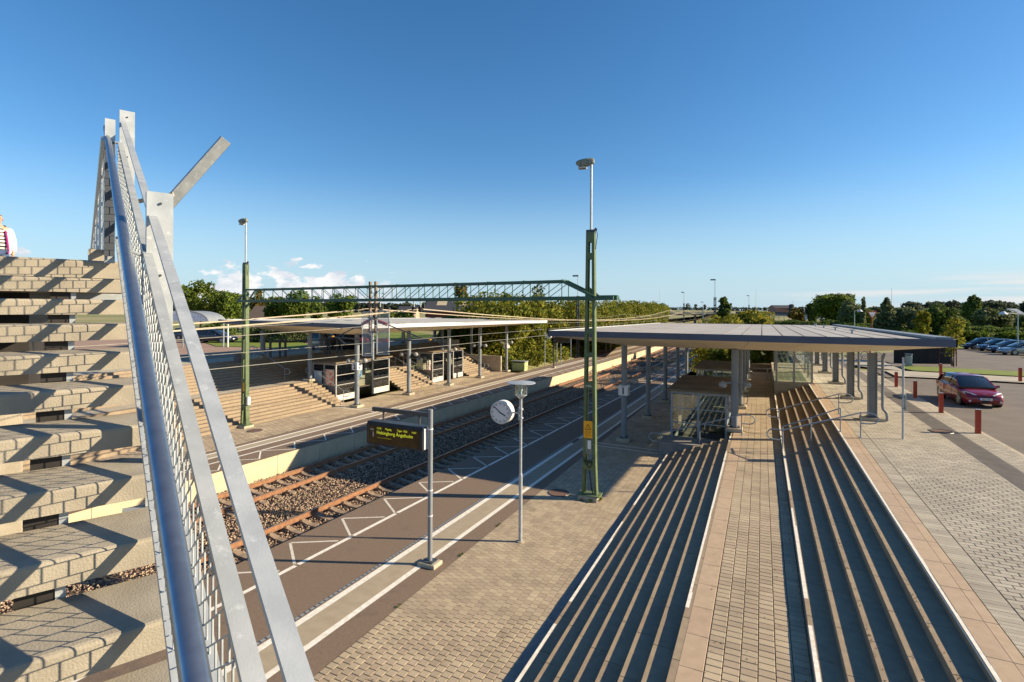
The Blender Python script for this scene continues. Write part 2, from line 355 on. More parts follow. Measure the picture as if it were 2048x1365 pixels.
# ------------------------------------------------------------------ platforms
def platform_edge(name, label, v, side, u0, u1, ztop_=0.0):
    t = thing(name, label, 'retaining wall', (v, 20, -.9))
    n = int((u1-u0)/2.4)
    for i in range(n):
        a, b = u0+2.4*i+.008, u0+2.4*(i+1)-.008
        m = MB(); x0, x1 = (v, v+.22) if side > 0 else (v-.22, v)
        vs = []
        for u in (a, b):
            d = D(u); vs += [(x0+d, u, -1.1), (x1+d, u, -1.1), (x1+d, u, -.006), (x0+d, u, -.006)]
        m.add(vs, [(0, 1, 2, 3), (7, 6, 5, 4), (0, 4, 5, 1), (1, 5, 6, 2), (2, 6, 7, 3), (3, 7, 4, 0)])
        o = wb(m, t, 'wall_panel', EDGEW)
    return t
platform_edge('platform_edge_wall', 'pale yellowish concrete panel wall below the edge of the opposite platform', FEDGE, -1, 0, 130)
platform_edge('platform_edge_wall', 'shaded concrete panel wall below the edge of the right hand platform', EDGE, 1, 0, 110)
sheet('platform_right', ASPH, strip(EDGE, -4.0, -8, 25.2, 0, 1)[:0]+[[(EDGE+D(a), a, 0), (-7.35, a, 0), (-7.35, a+4, 0), (EDGE+D(a+4), a+4, 0)] for a in range(-8, 60, 4)]
      + [[(EDGE+D(a), a, 0), (-4.5+.5*D(a), a, 0), (-4.5+.5*D(a+4), a+4, 0), (EDGE+D(a+4), a+4, 0)] for a in range(60, 116, 4)], 0)
sheet('platform_left', ASPH, [[(-23.36, a, 0), (FEDGE+D(a), a, 0), (FEDGE+D(a+4), a+4, 0), (-23.36, a+4, 0)] for a in range(-8, 128, 4)], 0)
# white paint on the platforms
PM = MB(); PW = MB()
def pl(m, a, b, w, z=.004):
    a, b = Vector((*a, z)), Vector((*b, z)); d = (b-a).normalized(); n = Vector((-d.y, d.x, 0))*w/2
    m.add([a-n, b-n, b+n, a+n], [(0, 1, 2, 3)])
u = -2.0
while u < 100:
    a, b = u+.04, u+1.93; pl(PM, (EDGE+1.42+D(a), a), (EDGE+1.42+D(b), b), .13)
    # zigzag hatch
    e0, e1 = EDGE+.2, EDGE+1.34
    pl(PW, (e1+D(u), u), (e0+D(u+.1), u+.85), .075); pl(PW, (e0+D(u), u+.85), (e1+D(u), u+1.55), .075)
    u += 1.97
tag(PM.build('platform_edge_line', WHITE), kind='structure'); tag(PW.build('platform_hatching', WWHITE), kind='structure')
PM = MB()
u = -2.0
while u < 110:
    pl(PM, (FEDGE-1.36+D(u), u), (FEDGE-1.36+D(u+1.9), u+1.9), .12)
    e0, e1 = FEDGE-.15, FEDGE-1.3
    pl(PM, (e1+D(u), u), (e0+D(u), u+.9), .07); pl(PM, (e0+D(u), u+.9), (e1+D(u), u+1.9), .07)
    u += 1.9
tag(PM.build('far_platform_hatching', WHITE), kind='structure')
# tactile strip right platform
for v, w in ((-8.93, .17), (-8.12, .15)): sheet('tactile_border_line', WHITE, strip(v, v+w, -2, 24.9, .005, .5, 2.5)+strip(v, v+w, 25.9, 95, .005, .5), 0)
sheet('tactile_base', TACT, strip(-8.76, -8.12, -2, 95, .006, .5), 0)
m = MB()
for i in range(9):
    for q in strip(-8.72+i*.068, -8.72+i*.068+.03, -2, 30, .012, .5): m.add(q, [(0, 1, 2, 3)])
tag(m.build('tactile_ribs', TACT), kind='structure')
m = MB()
u = -2
while u < 40:
    m.box(-9.045+.5*D(u), -8.985+.5*D(u), u, u+.1, .004, .010)
    u += .14
tag(m.build('drain_grate_bars', GSTEEL), kind='structure')
sheet('drain_channel', DSTEEL, strip(-9.055, -8.975, -2, 60, .003, .5), 0)
for a in (25.0, 25.55): sheet('tactile_border_line', WHITE, [[(-8.0, a, .0045), (-4.2, a-.15, .0045), (-4.2, a-.05, .0045), (-8.0, a+.1, .0045)]], 0)
for v, w in ((-23.05, .16), (-22.35, .14)): sheet('tactile_border_line', WHITE, strip(v, v+w, -2, 115, .005, .6), 0)
sheet('tactile_base', TACT, strip(-22.89, -22.35, -2, 115, .006, .6), 0)
for uu in (26.8, 38.6):
    for a in (0, .5): sheet('tactile_border_line', WHITE, [[(-26.8, uu+a, .0045), (-22.9, uu+a-.1, .0045), (-22.9, uu+a, .0045), (-26.8, uu+a+.1, .0045)]], 0)

# paving: individual stones nearest, the rest joined
def paving(name, mt, jm, regs, z, pw, pl_, single_fn, gap=.007, rot=False, umax=None, stag=.5, label=None):
    """regs: (v0,v1,u0,u1); rows run along u, stones staggered"""
    base = sheet(name, jm, [[(a, c, z-.012), (b, c, z-.012), (b, d, z-.012), (a, d, z-.012)] for a, b, c, d in regs], z)
    cells = []
    for a, b, c, d in ([(q[2], q[3], q[0], q[1]) for q in regs] if rot else regs):
        nv = max(1, round((b-a)/pw)); w = (b-a)/nv
        for i in range(nv):
            off = (i % 2)*stag*pl_; u = c-off
            while u < d:
                u0, u1 = max(c, u), min(d, u+pl_)
                if u1-u0 > .03: cells.append((a+i*w, a+(i+1)*w, u0, u1))
                u += pl_
    if rot: cells = [(c, d, a, b) for a, b, c, d in cells]
    cells.sort(key=single_fn)
    g = random.Random(5); k = 0; shared = {}
    J = MB()
    for (a, b, c, d) in cells:
        full = abs(((b-a) if rot else (d-c))-pl_) < .01; ll = d-c
        if k < 300 and full and single_fn((a, b, c, d)) < 900:
            key = round(b-a, 3)
            if key not in shared:
                o = MB().frus(-(b-a)/2+gap/2, (b-a)/2-gap/2, -ll/2+gap/2, ll/2-gap/2, -.02, 0, .006).build('paver', mt); shared[key] = o.data; bpy.data.objects.remove(o)
            inst(shared[key], 'paver', ((a+b)/2, (c+d)/2, z+.003*g.random()), base, (g.uniform(-.006, .006), g.uniform(-.006, .006), 0)); k += 1
        else:
            h = z+.003*g.random(); t1 = g.uniform(-.001, .001)
            J.add([(a+gap/2, c+gap/2, z-.02), (b-gap/2, c+gap/2, z-.02), (b-gap/2, d-gap/2, z-.02), (a+gap/2, d-gap/2, z-.02),
                   (a+gap/2, c+gap/2, h+t1), (b-gap/2, c+gap/2, h-t1), (b-gap/2, d-gap/2, h+t1), (a+gap/2, d-gap/2, h)],
                  [(4, 5, 6, 7), (0, 1, 5, 4), (1, 2, 6, 5), (2, 3, 7, 6), (3, 0, 4, 7)])
    if J.v: J.build('far_pavers', mt, base, kind='stuff')
    return base
def near(cell):      # nearest stones that the camera can see first
    v, u = (cell[0]+cell[1])/2, (cell[2]+cell[3])/2
    X = u*su+v*cu; Y = u*cu-v*su
    if Y < .5: return 999
    x = X/Y*1040+1024; y = 620+ZC/Y*1040
    return Y if (560 < x < 2048 and y < 1365+60) else 999
paving('platform_paving', PAV, JOINT, [(-7.35, -4.16, 1, 30)], .0, .19, .165, near, gap=.011)
paving('platform_paving_far', PAV, JOINT, [(-7.35, -4.16, 30, 56)], .0, .38, .4, lambda c: 999)
def nearz(zz):
    def f(cell):
        v, u = (cell[0]+cell[1])/2, (cell[2]+cell[3])/2
        X = u*su+v*cu; Y = u*cu-v*su
        if Y < .5: return 999
        x = X/Y*1040+1024; y = 620+(ZC-zz)/Y*1040
        return Y if (560 < x < 2090 and y < 1420) else 999
    return f
paving('landing_paving', PAV, JOINT, [(-.78, .70, 3, 34)], 1.2, .247, .165, nearz(1.2), gap=.012)
paving('landing_paving_far', PAV, JOINT, [(-.78, .70, 34, 50)], 1.2, .5, .4, lambda c: 999)
paving('far_platform_paving', PAV, JOINT, [(-26.9, -23.3, 8, 34)], .0, .4, .3, lambda c: 999, gap=.02)
paving('far_platform_paving_end', PAV, JOINT, [(-26.9, -23.3, 34, 50)], .0, .6, .6, lambda c: 999, gap=.02)
paving('plaza_border_paving', PAV2, JOINT, [(3.16, 3.52, 3, 30)], 2.1, .36, .105, lambda c: 999, gap=.006)
paving('plaza_paving', PAV2, JOINT, [(3.53, 6.05, 5, 30)], 2.1, .145, .27, nearz(2.1), gap=.011, rot=True)
paving('plaza_paving_outer', PAV2, JOINT, [(6.75, 7.5, 8, 30)], 2.1, .15, .25, lambda c: 999, gap=.011, rot=True)
paving('plaza_paving_far', PAV2, JOINT, [(3.16, 6.05, 30, 56), (6.75, 7.5, 30, 48)], 2.1, .42, .42, lambda c: 999, gap=.012)
# dark ribbed guidance strip on the plaza
sheet('guidance_strip', TACTD, [[(6.05, 5, 2.098), (6.75, 5, 2.098), (6.75, 56, 2.098), (6.05, 56, 2.098)]], 0)
m = MB()
for i in range(9): m.box(6.08+i*.073, 6.11+i*.073, 8, 36, 2.098, 2.104)
tag(m.build('guidance_ribs', TACTD), kind='structure')

# ------------------------------------------------------------------ the terraced steps
def flight(label, name, v0, dirn, tread, z0, rise_, n, segs, slabL, mt, whites=()):
    """steps climbing from v0 in direction dirn; each step is a part, its slabs sub-parts"""
    t = thing(name, label, 'steps', (v0, segs[0][0], z0))
    cache = {}
    for (ua, ub) in segs:
        for i in range(n):
            z = z0+rise_*(i+1); a = v0+dirn*tread*i; last = i == n-1
            b = a+dirn*(tread+.02 if not last else .34)
            x0, x1 = min(a, b), max(a, b)
            m = MB(); m.box(x0+.015, x1-.015, ua, ub, z-rise_-.06, z-.03); st_ = wb(m, t, 'step', JOINT)
            k = (i*.37) % 1.0*slabL; u = ua-k; cnt = 0
            while u < ub:
                c, d = max(ua, u), min(ub, u+slabL)
                if d-c > .05:
                    key = (round(d-c, 2), round(x1-x0, 3))
                    if key not in cache:
                        o = MB().frus(-(x1-x0)/2, (x1-x0)/2, -(d-c)/2+.003, (d-c)/2-.003, -rise_, 0, .006).build('slab', mt); cache[key] = o.data; bpy.data.objects.remove(o)
                    inst(cache[key], 'slab', ((x0+x1)/2-v0, (c+d)/2-segs[0][0], z-z0), st_)
                u += slabL
            if i in whites:
                w = MB(); r_ = random.Random(i); u = ua
                while u < ub:
                    l = min(ub, u+r_.uniform(.5, 2.2)); wd = .055+r_.uniform(-.012, .014)
                    if r_.random() < (.93 if i < 1 or n < 7 else .9): 
                        e = a+dirn*.004; w.add([(e, u, z+.003), (e+dirn*wd, u, z+.003), (e+dirn*wd, l, z+.003), (e, l, z+.003)], [(0, 1, 2, 3) if dirn > 0 else (3, 2, 1, 0)])
                        w.add([(a-dirn*.002, u, z-.05), (a-dirn*.002, l, z-.05), (a-dirn*.002, l, z-.005), (a-dirn*.002, u, z-.005)], [(0, 1, 2, 3)])
                    u = l
                w.build('white_nosing_paint', WHITE, st_, off=t.location, kind='stuff')
    return t
flight('broad lower flight of steps from the right hand platform up to the middle landing', 'lower_steps', -3.9, 1, .376, 0, .15, 8, [(3, 24.7), (32.4, 36.6)], 1.25, STEPC, (0, 7))
flight('upper flight of steps from the middle landing up to the plaza with the red car', 'upper_steps', .72, 1, .385, 1.2, .15, 6, [(3, 37.7)], 1.25, STEPC, (0, 5))
flight('lower sunlit flight of broad steps rising from the opposite platform', 'lower_steps_far', -26.5, -1, .30, 0, .15, 10, [(6, 27.9), (34.6, 39.2), (45.2, 50)], 2.5, STEPC)
flight('upper shaded flight of broad steps beneath the farther canopy', 'upper_steps_far', -30.9, -1, .30, 1.5, .15, 10, [(6, 50)], 2.5, STEPC)
# solid bodies under the steps, landings and retaining cheeks
def wallbox(name, label, x0, x1, y0, y1, z0, z1, mt=CONC):
    o = MB().box(x0, x1, y0, y1, z0, z1).build(name, mt); o['kind'] = 'structure'; return o
wallbox('landing_body', '', -1.25, .73, 2.5, 52, -.5, 1.18)
wallbox('gutter', '', -4.16, -3.905, 3, 24.7, -.3, .004, BRICKD)
wallbox('plaza_edge_body', '', 2.98, 3.14, 2.5, 53, .5, 2.09)
wallbox('far_landing_body', '', -30.88, -29.5, 5, 50, .4, 1.5, CONC)
wallbox('far_upper_body', '', -36.5, -33.92, 5, 50.4, 1, 2.99, CONC)
# brown edging slabs
def edging(name, label, v0, v1, u0, u1, z, L):
    base = sheet(name, JOINT, [[(v0, u0, z-.015), (v1, u0, z-.015), (v1, u1, z-.015), (v0, u1, z-.015)]], z)
    o = MB().frus(-(v1-v0)/2, (v1-v0)/2, -L/2+.004, L/2-.004, -.03, 0, .005).build('slab', BROWN); me = o.data; bpy.data.objects.remove(o)
    u = u0; 
    while u+L <= u1: inst(me, 'slab', ((v0+v1)/2, u+L/2, z), base); u += L
edging('plaza_edging', '', 2.985, 3.15, 3, 40, 2.103, 1.0)
edging('plaza_edging_wide', '', 2.7, 2.983, 3, 37.6, 2.1045, 1.0)
edging('landing_edging', '', -1.15, -.79, 3, 34, 1.203, .9)
# end walls and the retaining blocks around the shelters (near side)
def bwall(label, x0, x1, y0, y1, z0, z1, mt=CONC):
    o = MB().box(x0, x1, y0, y1, z0, z1).build('retaining_wall', mt); return tag(o, label, 'wall')
bwall('low dark wall at the end of the lower steps, under the sloping handrail', -4.3, -1.24, 24.72, 26.05, -.3, .62, BRICKD)
bwall('low wall beyond the first shelter on the right hand platform', -3.95, -1.26, 32.05, 32.35, -.3, 1.15, CONC)
bwall('brown wall closing the far end of the middle landing', -3.9, 2.9, 52.2, 52.6, -.5, 1.9, mat('brown_wall_concrete', (.2, .155, .11)))
bwall('concrete base wall carrying the glass screen at the end of the upper steps', .73, 2.95, 37.75, 44.2, 1.0, 2.15, CONC)
bwall('retaining wall beyond the glass screen on the landing', .74, 2.9, 44.25, 52.1, 1.0, 2.1, CONC)
bwall('retaining wall beside the far shelter under the canopy', -3.9, -1.27, 42.4, 52.1, -.5, 1.2, CONC)
bwall('stepped brown end wall of the opposite steps, beside the hedge', -30.8, -25.4, 50.05, 50.4, -.3, 1.7, CONC)
bwall('upper part of the brown end wall of the opposite steps', -36, -30.85, 50.05, 50.4, -.3, 3.3, CONC)

# ------------------------------------------------------------------ roads and upper surfaces
sheet('road', ROAD, [[(7.66, -10, 2.0), (40, -10, 2.0), (40, 43.5, 2.0), (11.6, 45.2, 2.0), (8.6, 45.0, 2.0), (7.66, 44, 2.0)],
                     [(8, 45.0, 2.003), (10.2, 45.0, 2.003), (10.2, 60, 2.003), (8, 60, 2.003)]], 2)
sheet('car_park', ROAD, [[(8, 50, 2.002), (95, 38, 2.002), (95, 84, 2.002), (30, 93, 2.002), (8, 66, 2.002)]], 2)
m = MB(); m.box(7.5, 7.64, 5, 48, 1.9, 2.09); tag(m.build('kerb', CONC), kind='structure')
sheet('far_pavement', PAV2, [[(8.6, 45.2, 2.1), (11.6, 45.2, 2.1), (40, 43.5, 2.1), (40, 46, 2.1), (10, 49.5, 2.1), (8.6, 49.5, 2.1)], [(3.1, 56, 2.09), (10, 49.5, 2.09), (10, 57.4, 2.09), (3.1, 64, 2.09)]], 2.1)
sheet('grass_island', GRASS, [[(10.6, 50, 2.12), (40, 46.3, 2.12), (40, 50, 2.12), (14, 53.6, 2.12), (10.9, 54.6, 2.12), (10.2, 52, 2.12)]], 2.1)
sheet('grass_verge', GRASS, [[(24, 71, 2.05), (40, 66, 2.05), (45, 69, 2.05), (26, 74, 2.05)], [(10, 76, 2.03), (28, 88, 2.03), (34, 89, 2.03), (95, 79, 2.03), (95, 160, 2.03), (10, 160, 2.03)]], 2.1)
sheet('forecourt', REDROAD, [[(-90, -10, 2.985), (-36.5, -10, 2.985), (-36.5, 50, 2.985), (-39, 66, 2.985), (-90, 75, 2.985)], [(-39, 56, 2.986), (-60, 100, 2.986), (-20, 110, 2.986), (-14, 75, 2.986)]], 3)
sheet('lawn', GRASS, [[(-48, 33.2, 3.03), (-42.5, 34.5, 3.03), (-38.4, 34.0, 3.03), (-42, 39.2, 3.03), (-48, 43, 3.03), (-58, 46, 3.03), (-62, 40, 3.03)],
                      [(-60, 46, 3.02), (-46, 44, 3.02), (-40, 50, 3.02), (-38, 60, 3.02), (-60, 75, 3.02), (-90, 60, 3.02)]], 3)

# ------------------------------------------------------------------ canopies
def canopy(label, x0, x1, y0, y1, zt, seams, fasc_long, colx, coly, colz, lab2, vents=False, left_up=0, inset=3.2, groundcols=None):
    t = thing('platform_canopy', label, 'canopy', ((x0+x1)/2, y0, 0), 0, 'station canopies')
    z = lambda x, y: zt+left_up*(x1-x)/(x1-x0)-(.25*(y-y0)/(y1-y0))
    n = seams
    # roof sheets, one per bay
    for i in range(n):
        a, b = x0+(x1-x0)*i/n+.02, x0+(x1-x0)*(i+1)/n-.02
        m = MB(); vs = []
        for x, y in ((a, y0+.03), (b, y0+.03), (b, y1-.03), (a, y1-.03)): vs.append((x, y, z(x, y)-.05))
        for x, y in ((a, y0+.03), (b, y0+.03), (b, y1-.03), (a, y1-.03)): vs.append((x, y, z(x, y)+.0))
        m.add(vs, [(4, 5, 6, 7), (0, 1, 5, 4), (1, 2, 6, 5), (2, 3, 7, 6), (3, 0, 4, 7)]); wb(m, t, 'roof_sheet', ROOFM)
    for i in range(1, n):
        a = x0+(x1-x0)*i/n; m = MB(); m.beam((a, y0+.05, z(a, y0)+.004), (a, y1-.05, z(a, y1)+.004), .035, .016); wb(m, t, 'seam', STEAM if vents else GSTEEL)
    # fascia
    def fas(p, q, mt):
        m = MB(); m.add([(p[0], p[1], z(*p)-.24), (q[0], q[1], z(*q)-.24), (q[0], q[1], z(*q)+.03), (p[0], p[1], z(*p)+.03)], [(0, 1, 2, 3)])
        d = Vector((q[0]-p[0], q[1]-p[1], 0)).normalized(); nn = Vector((-d.y, d.x, 0))*.04
        m = MB(); m.add([Vector((p[0], p[1], z(*p)-.24)), Vector((q[0], q[1], z(*q)-.24)), Vector((q[0], q[1], z(*q)+.03)), Vector((p[0], p[1], z(*p)+.03))]
                        + [Vector((p[0], p[1], z(*p)-.24))+nn, Vector((q[0], q[1], z(*q)-.24))+nn, Vector((q[0], q[1], z(*q)+.03))+nn, Vector((p[0], p[1], z(*p)+.03))+nn],
                        [(0, 1, 2, 3), (7, 6, 5, 4), (3, 2, 6, 7), (0, 4, 5, 1), (1, 5, 6, 2), (0, 3, 7, 4)]); wb(m, t, 'fascia', mt)
    fas((x0, y0), (x1, y0), FASC); fas((x1, y0), (x1, y1), fasc_long); fas((x1, y1), (x0, y1), FASC); fas((x0, y1), (x0, y0), fasc_long)
    # tapered soffit in boards
    zi = 4.92; xi0, xi1, yi0, yi1 = x0+inset, x1-inset, y0+inset, y1-inset
    nb = 7
    for i in range(nb):
        m = MB(); f0, f1 = i/nb, (i+1)/nb
        a, b = x0+(x1-x0)*f0+.01, x0+(x1-x0)*f1-.01; c, d = xi0+(xi1-xi0)*f0+.005, xi0+(xi1-xi0)*f1-.005
        m.add([(a, y0+.04, z(a, y0)-.23), (b, y0+.04, z(b, y0)-.23), (d, yi0, zi), (c, yi0, zi)], [(3, 2, 1, 0)])
        m.add([(a, y1-.04, z(a, y1)-.23), (b, y1-.04, z(b, y1)-.23), (d, yi1, zi), (c, yi1, zi)], [(0, 1, 2, 3)])
        m.add([(c, yi0, zi), (d, yi0, zi), (d, yi1, zi), (c, yi1, zi)], [(3, 2, 1, 0)])
        wb(m, t, 'soffit_board', SOFF)
    for xa, xb in ((x0+.04, xi0), (x1-.04, xi1)):
        m = MB()
        for i in range(10):
            f0, f1 = i/10, (i+1)/10; a, b = y0+(y1-y0)*f0, y0+(y1-y0)*f1; c, d = yi0+(yi1-yi0)*f0, yi0+(yi1-yi0)*f1
            m.add([(xa, a, z(xa, a)-.23), (xa, b, z(xa, b)-.23), (xb, d, zi), (xb, c, zi)], [(0, 1, 2, 3)])
        wb(m, t, 'side_soffit', SOFF)
    # inner filling
    if vents:
        for i in range(4):
            y = y0+5.9+i*6.2; m = MB(); x = x1-2.3; m.cyl((x, y, z(x, y)), (x, y, z(x, y)+.16), .06, 10); m.box(x-.1, x+.1, y-.1, y+.1, z(x, y)+.16, z(x, y)+.2); wb(m, t, 'vent', GALV)
        m = MB(); m.beam((x1-.35, y0+.1, z(x1, y0)+.06), (x1-.35, y1-.1, z(x1, y1)+.06), .5, .09); wb(m, t, 'edge_upstand', GSTEEL)
    return t
canopy('nearer platform canopy with pale ribbed roof and slate fascia, on the right', -9.15, 6.1, 22.9, 53, 5.7, 20, WFASC, None, None, None, '', True)
canopy('farther platform canopy with bright white side fascia, across the tracks on the left', -35.9, -22.4, 25, 56, 5.72, 12, WFASC, None, None, None, '', False, .16)
def col_round(z0, zt=4.95, lamps=True, r=.15):
    t = thing('canopy_column', 'x', 'column')
    MB().frus(-.34, .34, -.34, .34, 0, .16, .03).build('plinth', CONC, t)
    MB().cyl((0, 0, .16), (0, 0, zt-z0), r, 16).build('shaft', GSTEEL, t, smooth=True)
    m = MB().cyl((0, 0, .16), (0, 0, .2), .25, 12)
    for a in range(4): m.cyl((.2*math.cos(a*1.57+.78), .2*math.sin(a*1.57+.78), .2), (.2*math.cos(a*1.57+.78), .2*math.sin(a*1.57+.78), .26), .02, 6)
    m.build('base_flange', DSTEEL, t)
    return t
def lamp_pair(parent, z, axis=(0.9, 0.43)):
    ax = Vector((cu, su, 0))*.0+Vector((.43, .9, 0))
    ax = Vector((1, .0, 0)); ax = Vector((cu, su, 0))
    b = MB().beam(ax*-.5+Vector((0, 0, z)), ax*.5+Vector((0, 0, z)), .07, .07).build('lamp_arm', GSTEEL, parent)
    for s in (-1, 1):
        c = ax*s*.55+Vector((0, 0, z-.06)); rings = []
        for k, (rr, zz) in enumerate(((.03, .14), (.12, .1), (.18, .0), (.19, -.06), (.15, -.14), (.05, -.17))): rings.append([(c.x+rr*math.cos(q*.524), c.y+rr*math.sin(q*.524), c.z+zz) for q in range(12)])
        MB().loft(rings).build('spotlight', mat('grey_lamp_bowl', (.34, .34, .33), rough=.3), parent, smooth=True)
def numsign(parent, txt, z, w=.42, h=.5, sub=True):
    s = MB().box(-.24, .24, -.24, .24, z, z+h).build('track_number_sign', OFFW, parent)
    for rz, p in ((0, (0, -.243, z+.12)), (math.pi/2, (.243, 0, z+.12))):
        text(txt, .40, BLACK, 'numeral', s, (p[0], p[1], p[2]-.02), (math.pi/2, 0, rz), 'CENTER', bold=.016)
    if sub:
        text('Spår', .09, BLACK, 'numeral', s, (0, -.243, z+.41), (math.pi/2, 0, 0), 'CENTER'); text('A', .09, BLACK, 'numeral', s, (.0, -.243, z+.03), (math.pi/2, 0, 0), 'CENTER')
ordn = ['first', 'second', 'third', 'fourth', 'fifth']
def columns(v, us_, z0, where, kindf, grp):
    for i, u in enumerate(us_):
        t = kindf(z0, i); t.location = (v, u, z0); t['group'] = grp
        t['label'] = f'{ordn[i]} canopy column from the camera {where}'
def kf_low(z0, i):
    t = col_round(z0)
    if i in (0, 1, 2): lamp_pair(t, 3.15)
    if i == 0: numsign(t, '1', 2.35)
    return t
columns(-6.38, [26.6, 32.9, 39.2, 45.4, 51], 0, 'on the right hand platform beside the tracks', kf_low, 'columns of the nearer canopy')
def kf_mid(z0, i):
    t = col_round(z0); 
    if i == 0: lamp_pair(t, 2.2)
    return t
columns(-1.12, [25.9, 32.1, 38.3, 44.5, 50.6], 1.2, 'in the middle row at the edge of the landing', kf_mid, 'columns of the nearer canopy')
def kf_up(z0, i):
    t = thing('canopy_column', 'x', 'column')
    MB().frus(-.42, .42, -.3, .3, 0, .14, .03).build('plinth', CONC, t)
    m = MB().box(-.16, -.135, -.15, .15, .14, 4.95-z0); m.box(.135, .16, -.15, .15, .14, 4.95-z0); m.box(-.135, .135, -.01, .01, .14, 4.95-z0); m.build('shaft', GSTEEL, t)
    MB().box(-.2, .2, -.2, .2, .14, .17).build('base_flange', DSTEEL, t)
    m = MB().tube([(.42, 0, 4.95-z0), (.36, 0, 2.6), (.36, 0, .62), (.38, 0, .5), (.5, 0, .34), (.52, 0, .2), (.52, 0, .0)], .055, 10); m.build('drainpipe', GSTEEL, t, smooth=True)
    m = MB()
    for z in (.9, 1.9): m.box(.13, .42, -.02, .02, z, z+.03)
    m.build('pipe_bracket', GSTEEL, t)
    return t
columns(4.2, [26.4, 32.4, 38.6, 44.8, 51], 2.1, 'with a drainpipe on the plaza', kf_up, 'columns of the nearer canopy')
def kf_far(z0, i):
    t = col_round(z0, 5.0, r=.16); lamp_pair(t, 3.25)
    if i in (0, 4): numsign(t, '2', 2.55)
    return t
columns(-25.0, [27.5, 33.3, 39.1, 44.7, 50.6], 0, 'in the sunlit front row on the opposite platform', kf_far, 'columns of the farther canopy')
columns(-29.4, [27.5, 33.3, 39.1, 44.7, 50.6], 1.5, 'in the shaded middle row on the opposite steps', lambda z0, i: col_round(z0, 5.0), 'columns of the farther canopy')
columns(-34.3, [27.5, 33.3, 39.1, 44.7, 50.6], 3.0, 'in the back row at the top of the opposite steps', lambda z0, i: col_round(z0, 5.0, r=.18), 'columns of the farther canopy')

# ------------------------------------------------------------------ glass shelters
FR = mat('shelter_frame', (.33, .36, .39), (.27, .3, .33), rough=.4)
LFR = mat('light_shelter_frame', (.40, .39, .37), (.33, .32, .31), rough=.4)
SRF = mat('shelter_roof_felt', (.22, .17, .11), (.15, .12, .08), rough=.9, scale=1)
LPAN = mat('pale_lower_panel', (.66, .64, .58), (.6, .58, .52), rough=.5)
DPAN = mat('dark_lower_panel', (.11, .12, .11), (.09, .1, .09), rough=.5)
def shelter(label, x0, x1, y0, y1, z0, zr, side, basez, fr, door=None, roofm=SRF, panes_y=3, plan='long'):
    t = thing('platform_shelter', label, 'shelter', ((x0+x1)/2, y0, z0), 0, 'glazed platform shelters')
    o = .09
    m = MB().box(x0-.22, x1+.22, y0-.22, y1+.22, zr-.09, zr); wb(m, t, 'roof', roofm)
    m = MB().box(x0-.02, x1+.02, y0-.02, y1+.02, zr-.22, zr-.092); wb(m, t, 'roof_beam', fr)
    ys = [y0+(y1-y0)*i/panes_y for i in range(panes_y+1)]; xs = [x0+(x1-x0)*i/2 for i in range(3)]
    for x in (x0, x1):
        for y in ys: m = MB().box(x-o/2, x+o/2, y-o/2, y+o/2, z0, zr-.22); wb(m, t, 'post', fr)
    for y in (y0, y1): m = MB().box(xs[1]-o/2, xs[1]+o/2, y-o/2, y+o/2, z0, zr-.22); wb(m, t, 'post', fr)
    def wallpiece(ax, c, a, b, skip=False, front=False):
        if skip: return
        a += o/2+.005; b -= o/2+.005
        bz = z0+(.45 if front else basez)
        def bx(lo, hi, th):
            return (c-th, c+th, a, b, lo, hi) if ax == 'x' else (a, b, c-th, c+th, lo, hi)
        mm = LPAN if front else BRICKD
        wb(MB().box(*bx(z0+.02, bz, .04)), t, 'lower_panel', mm)
        hs = [bz+.01]+[bz+(zr-.24-bz)*k/3 for k in (1, 2)]+[zr-.24]
        for k in range(3):
            p = wb(MB().box(*bx(hs[k]+.02, hs[k+1]-.02, .008)), t, 'pane', GLS)
            if k < 2: wb(MB().box(*bx(hs[k+1]-.02, hs[k+1]+.02, .03)), t, 'glazing_bar', fr)
    fx = x1 if side > 0 else x0; bxx = x0 if side > 0 else x1
    for i in range(panes_y):
        wallpiece('x', fx, ys[i], ys[i+1], skip=(door == i), front=True)
        wallpiece('x', bxx, ys[i], ys[i+1])
    for y in (y0, y1):
        for i in range(2): wallpiece('y', y, xs[i], xs[i+1])
    wb(MB().box(x0+.4, x0+.8, y0+.4, y1-.4, z0+.42, z0+.46), t, 'bench', BROWN)
    return t
s = shelter('glazed waiting shelter on the right hand platform below the nearer canopy', -3.95, -1.5, 26.2, 31.9, 0, 2.9, -1, .62, FR, door=1)
s = shelter('smaller looking second shelter farther along the right hand platform', -3.95, -1.5, 37, 42.2, 0, 2.9, -1, .62, FR, door=1)
s = shelter('glazed shelter with posters and a red poster beside the opposite steps, nearer of two', -29.9, -27.7, 28.3, 34.2, 0, 2.85, 1, 1.15, LFR, door=1)
s2 = shelter('glazed shelter farther along the opposite platform, beneath the white canopy', -29.9, -27.1, 39.6, 44.9, 0, 2.85, 1, 1.15, LFR, door=1)
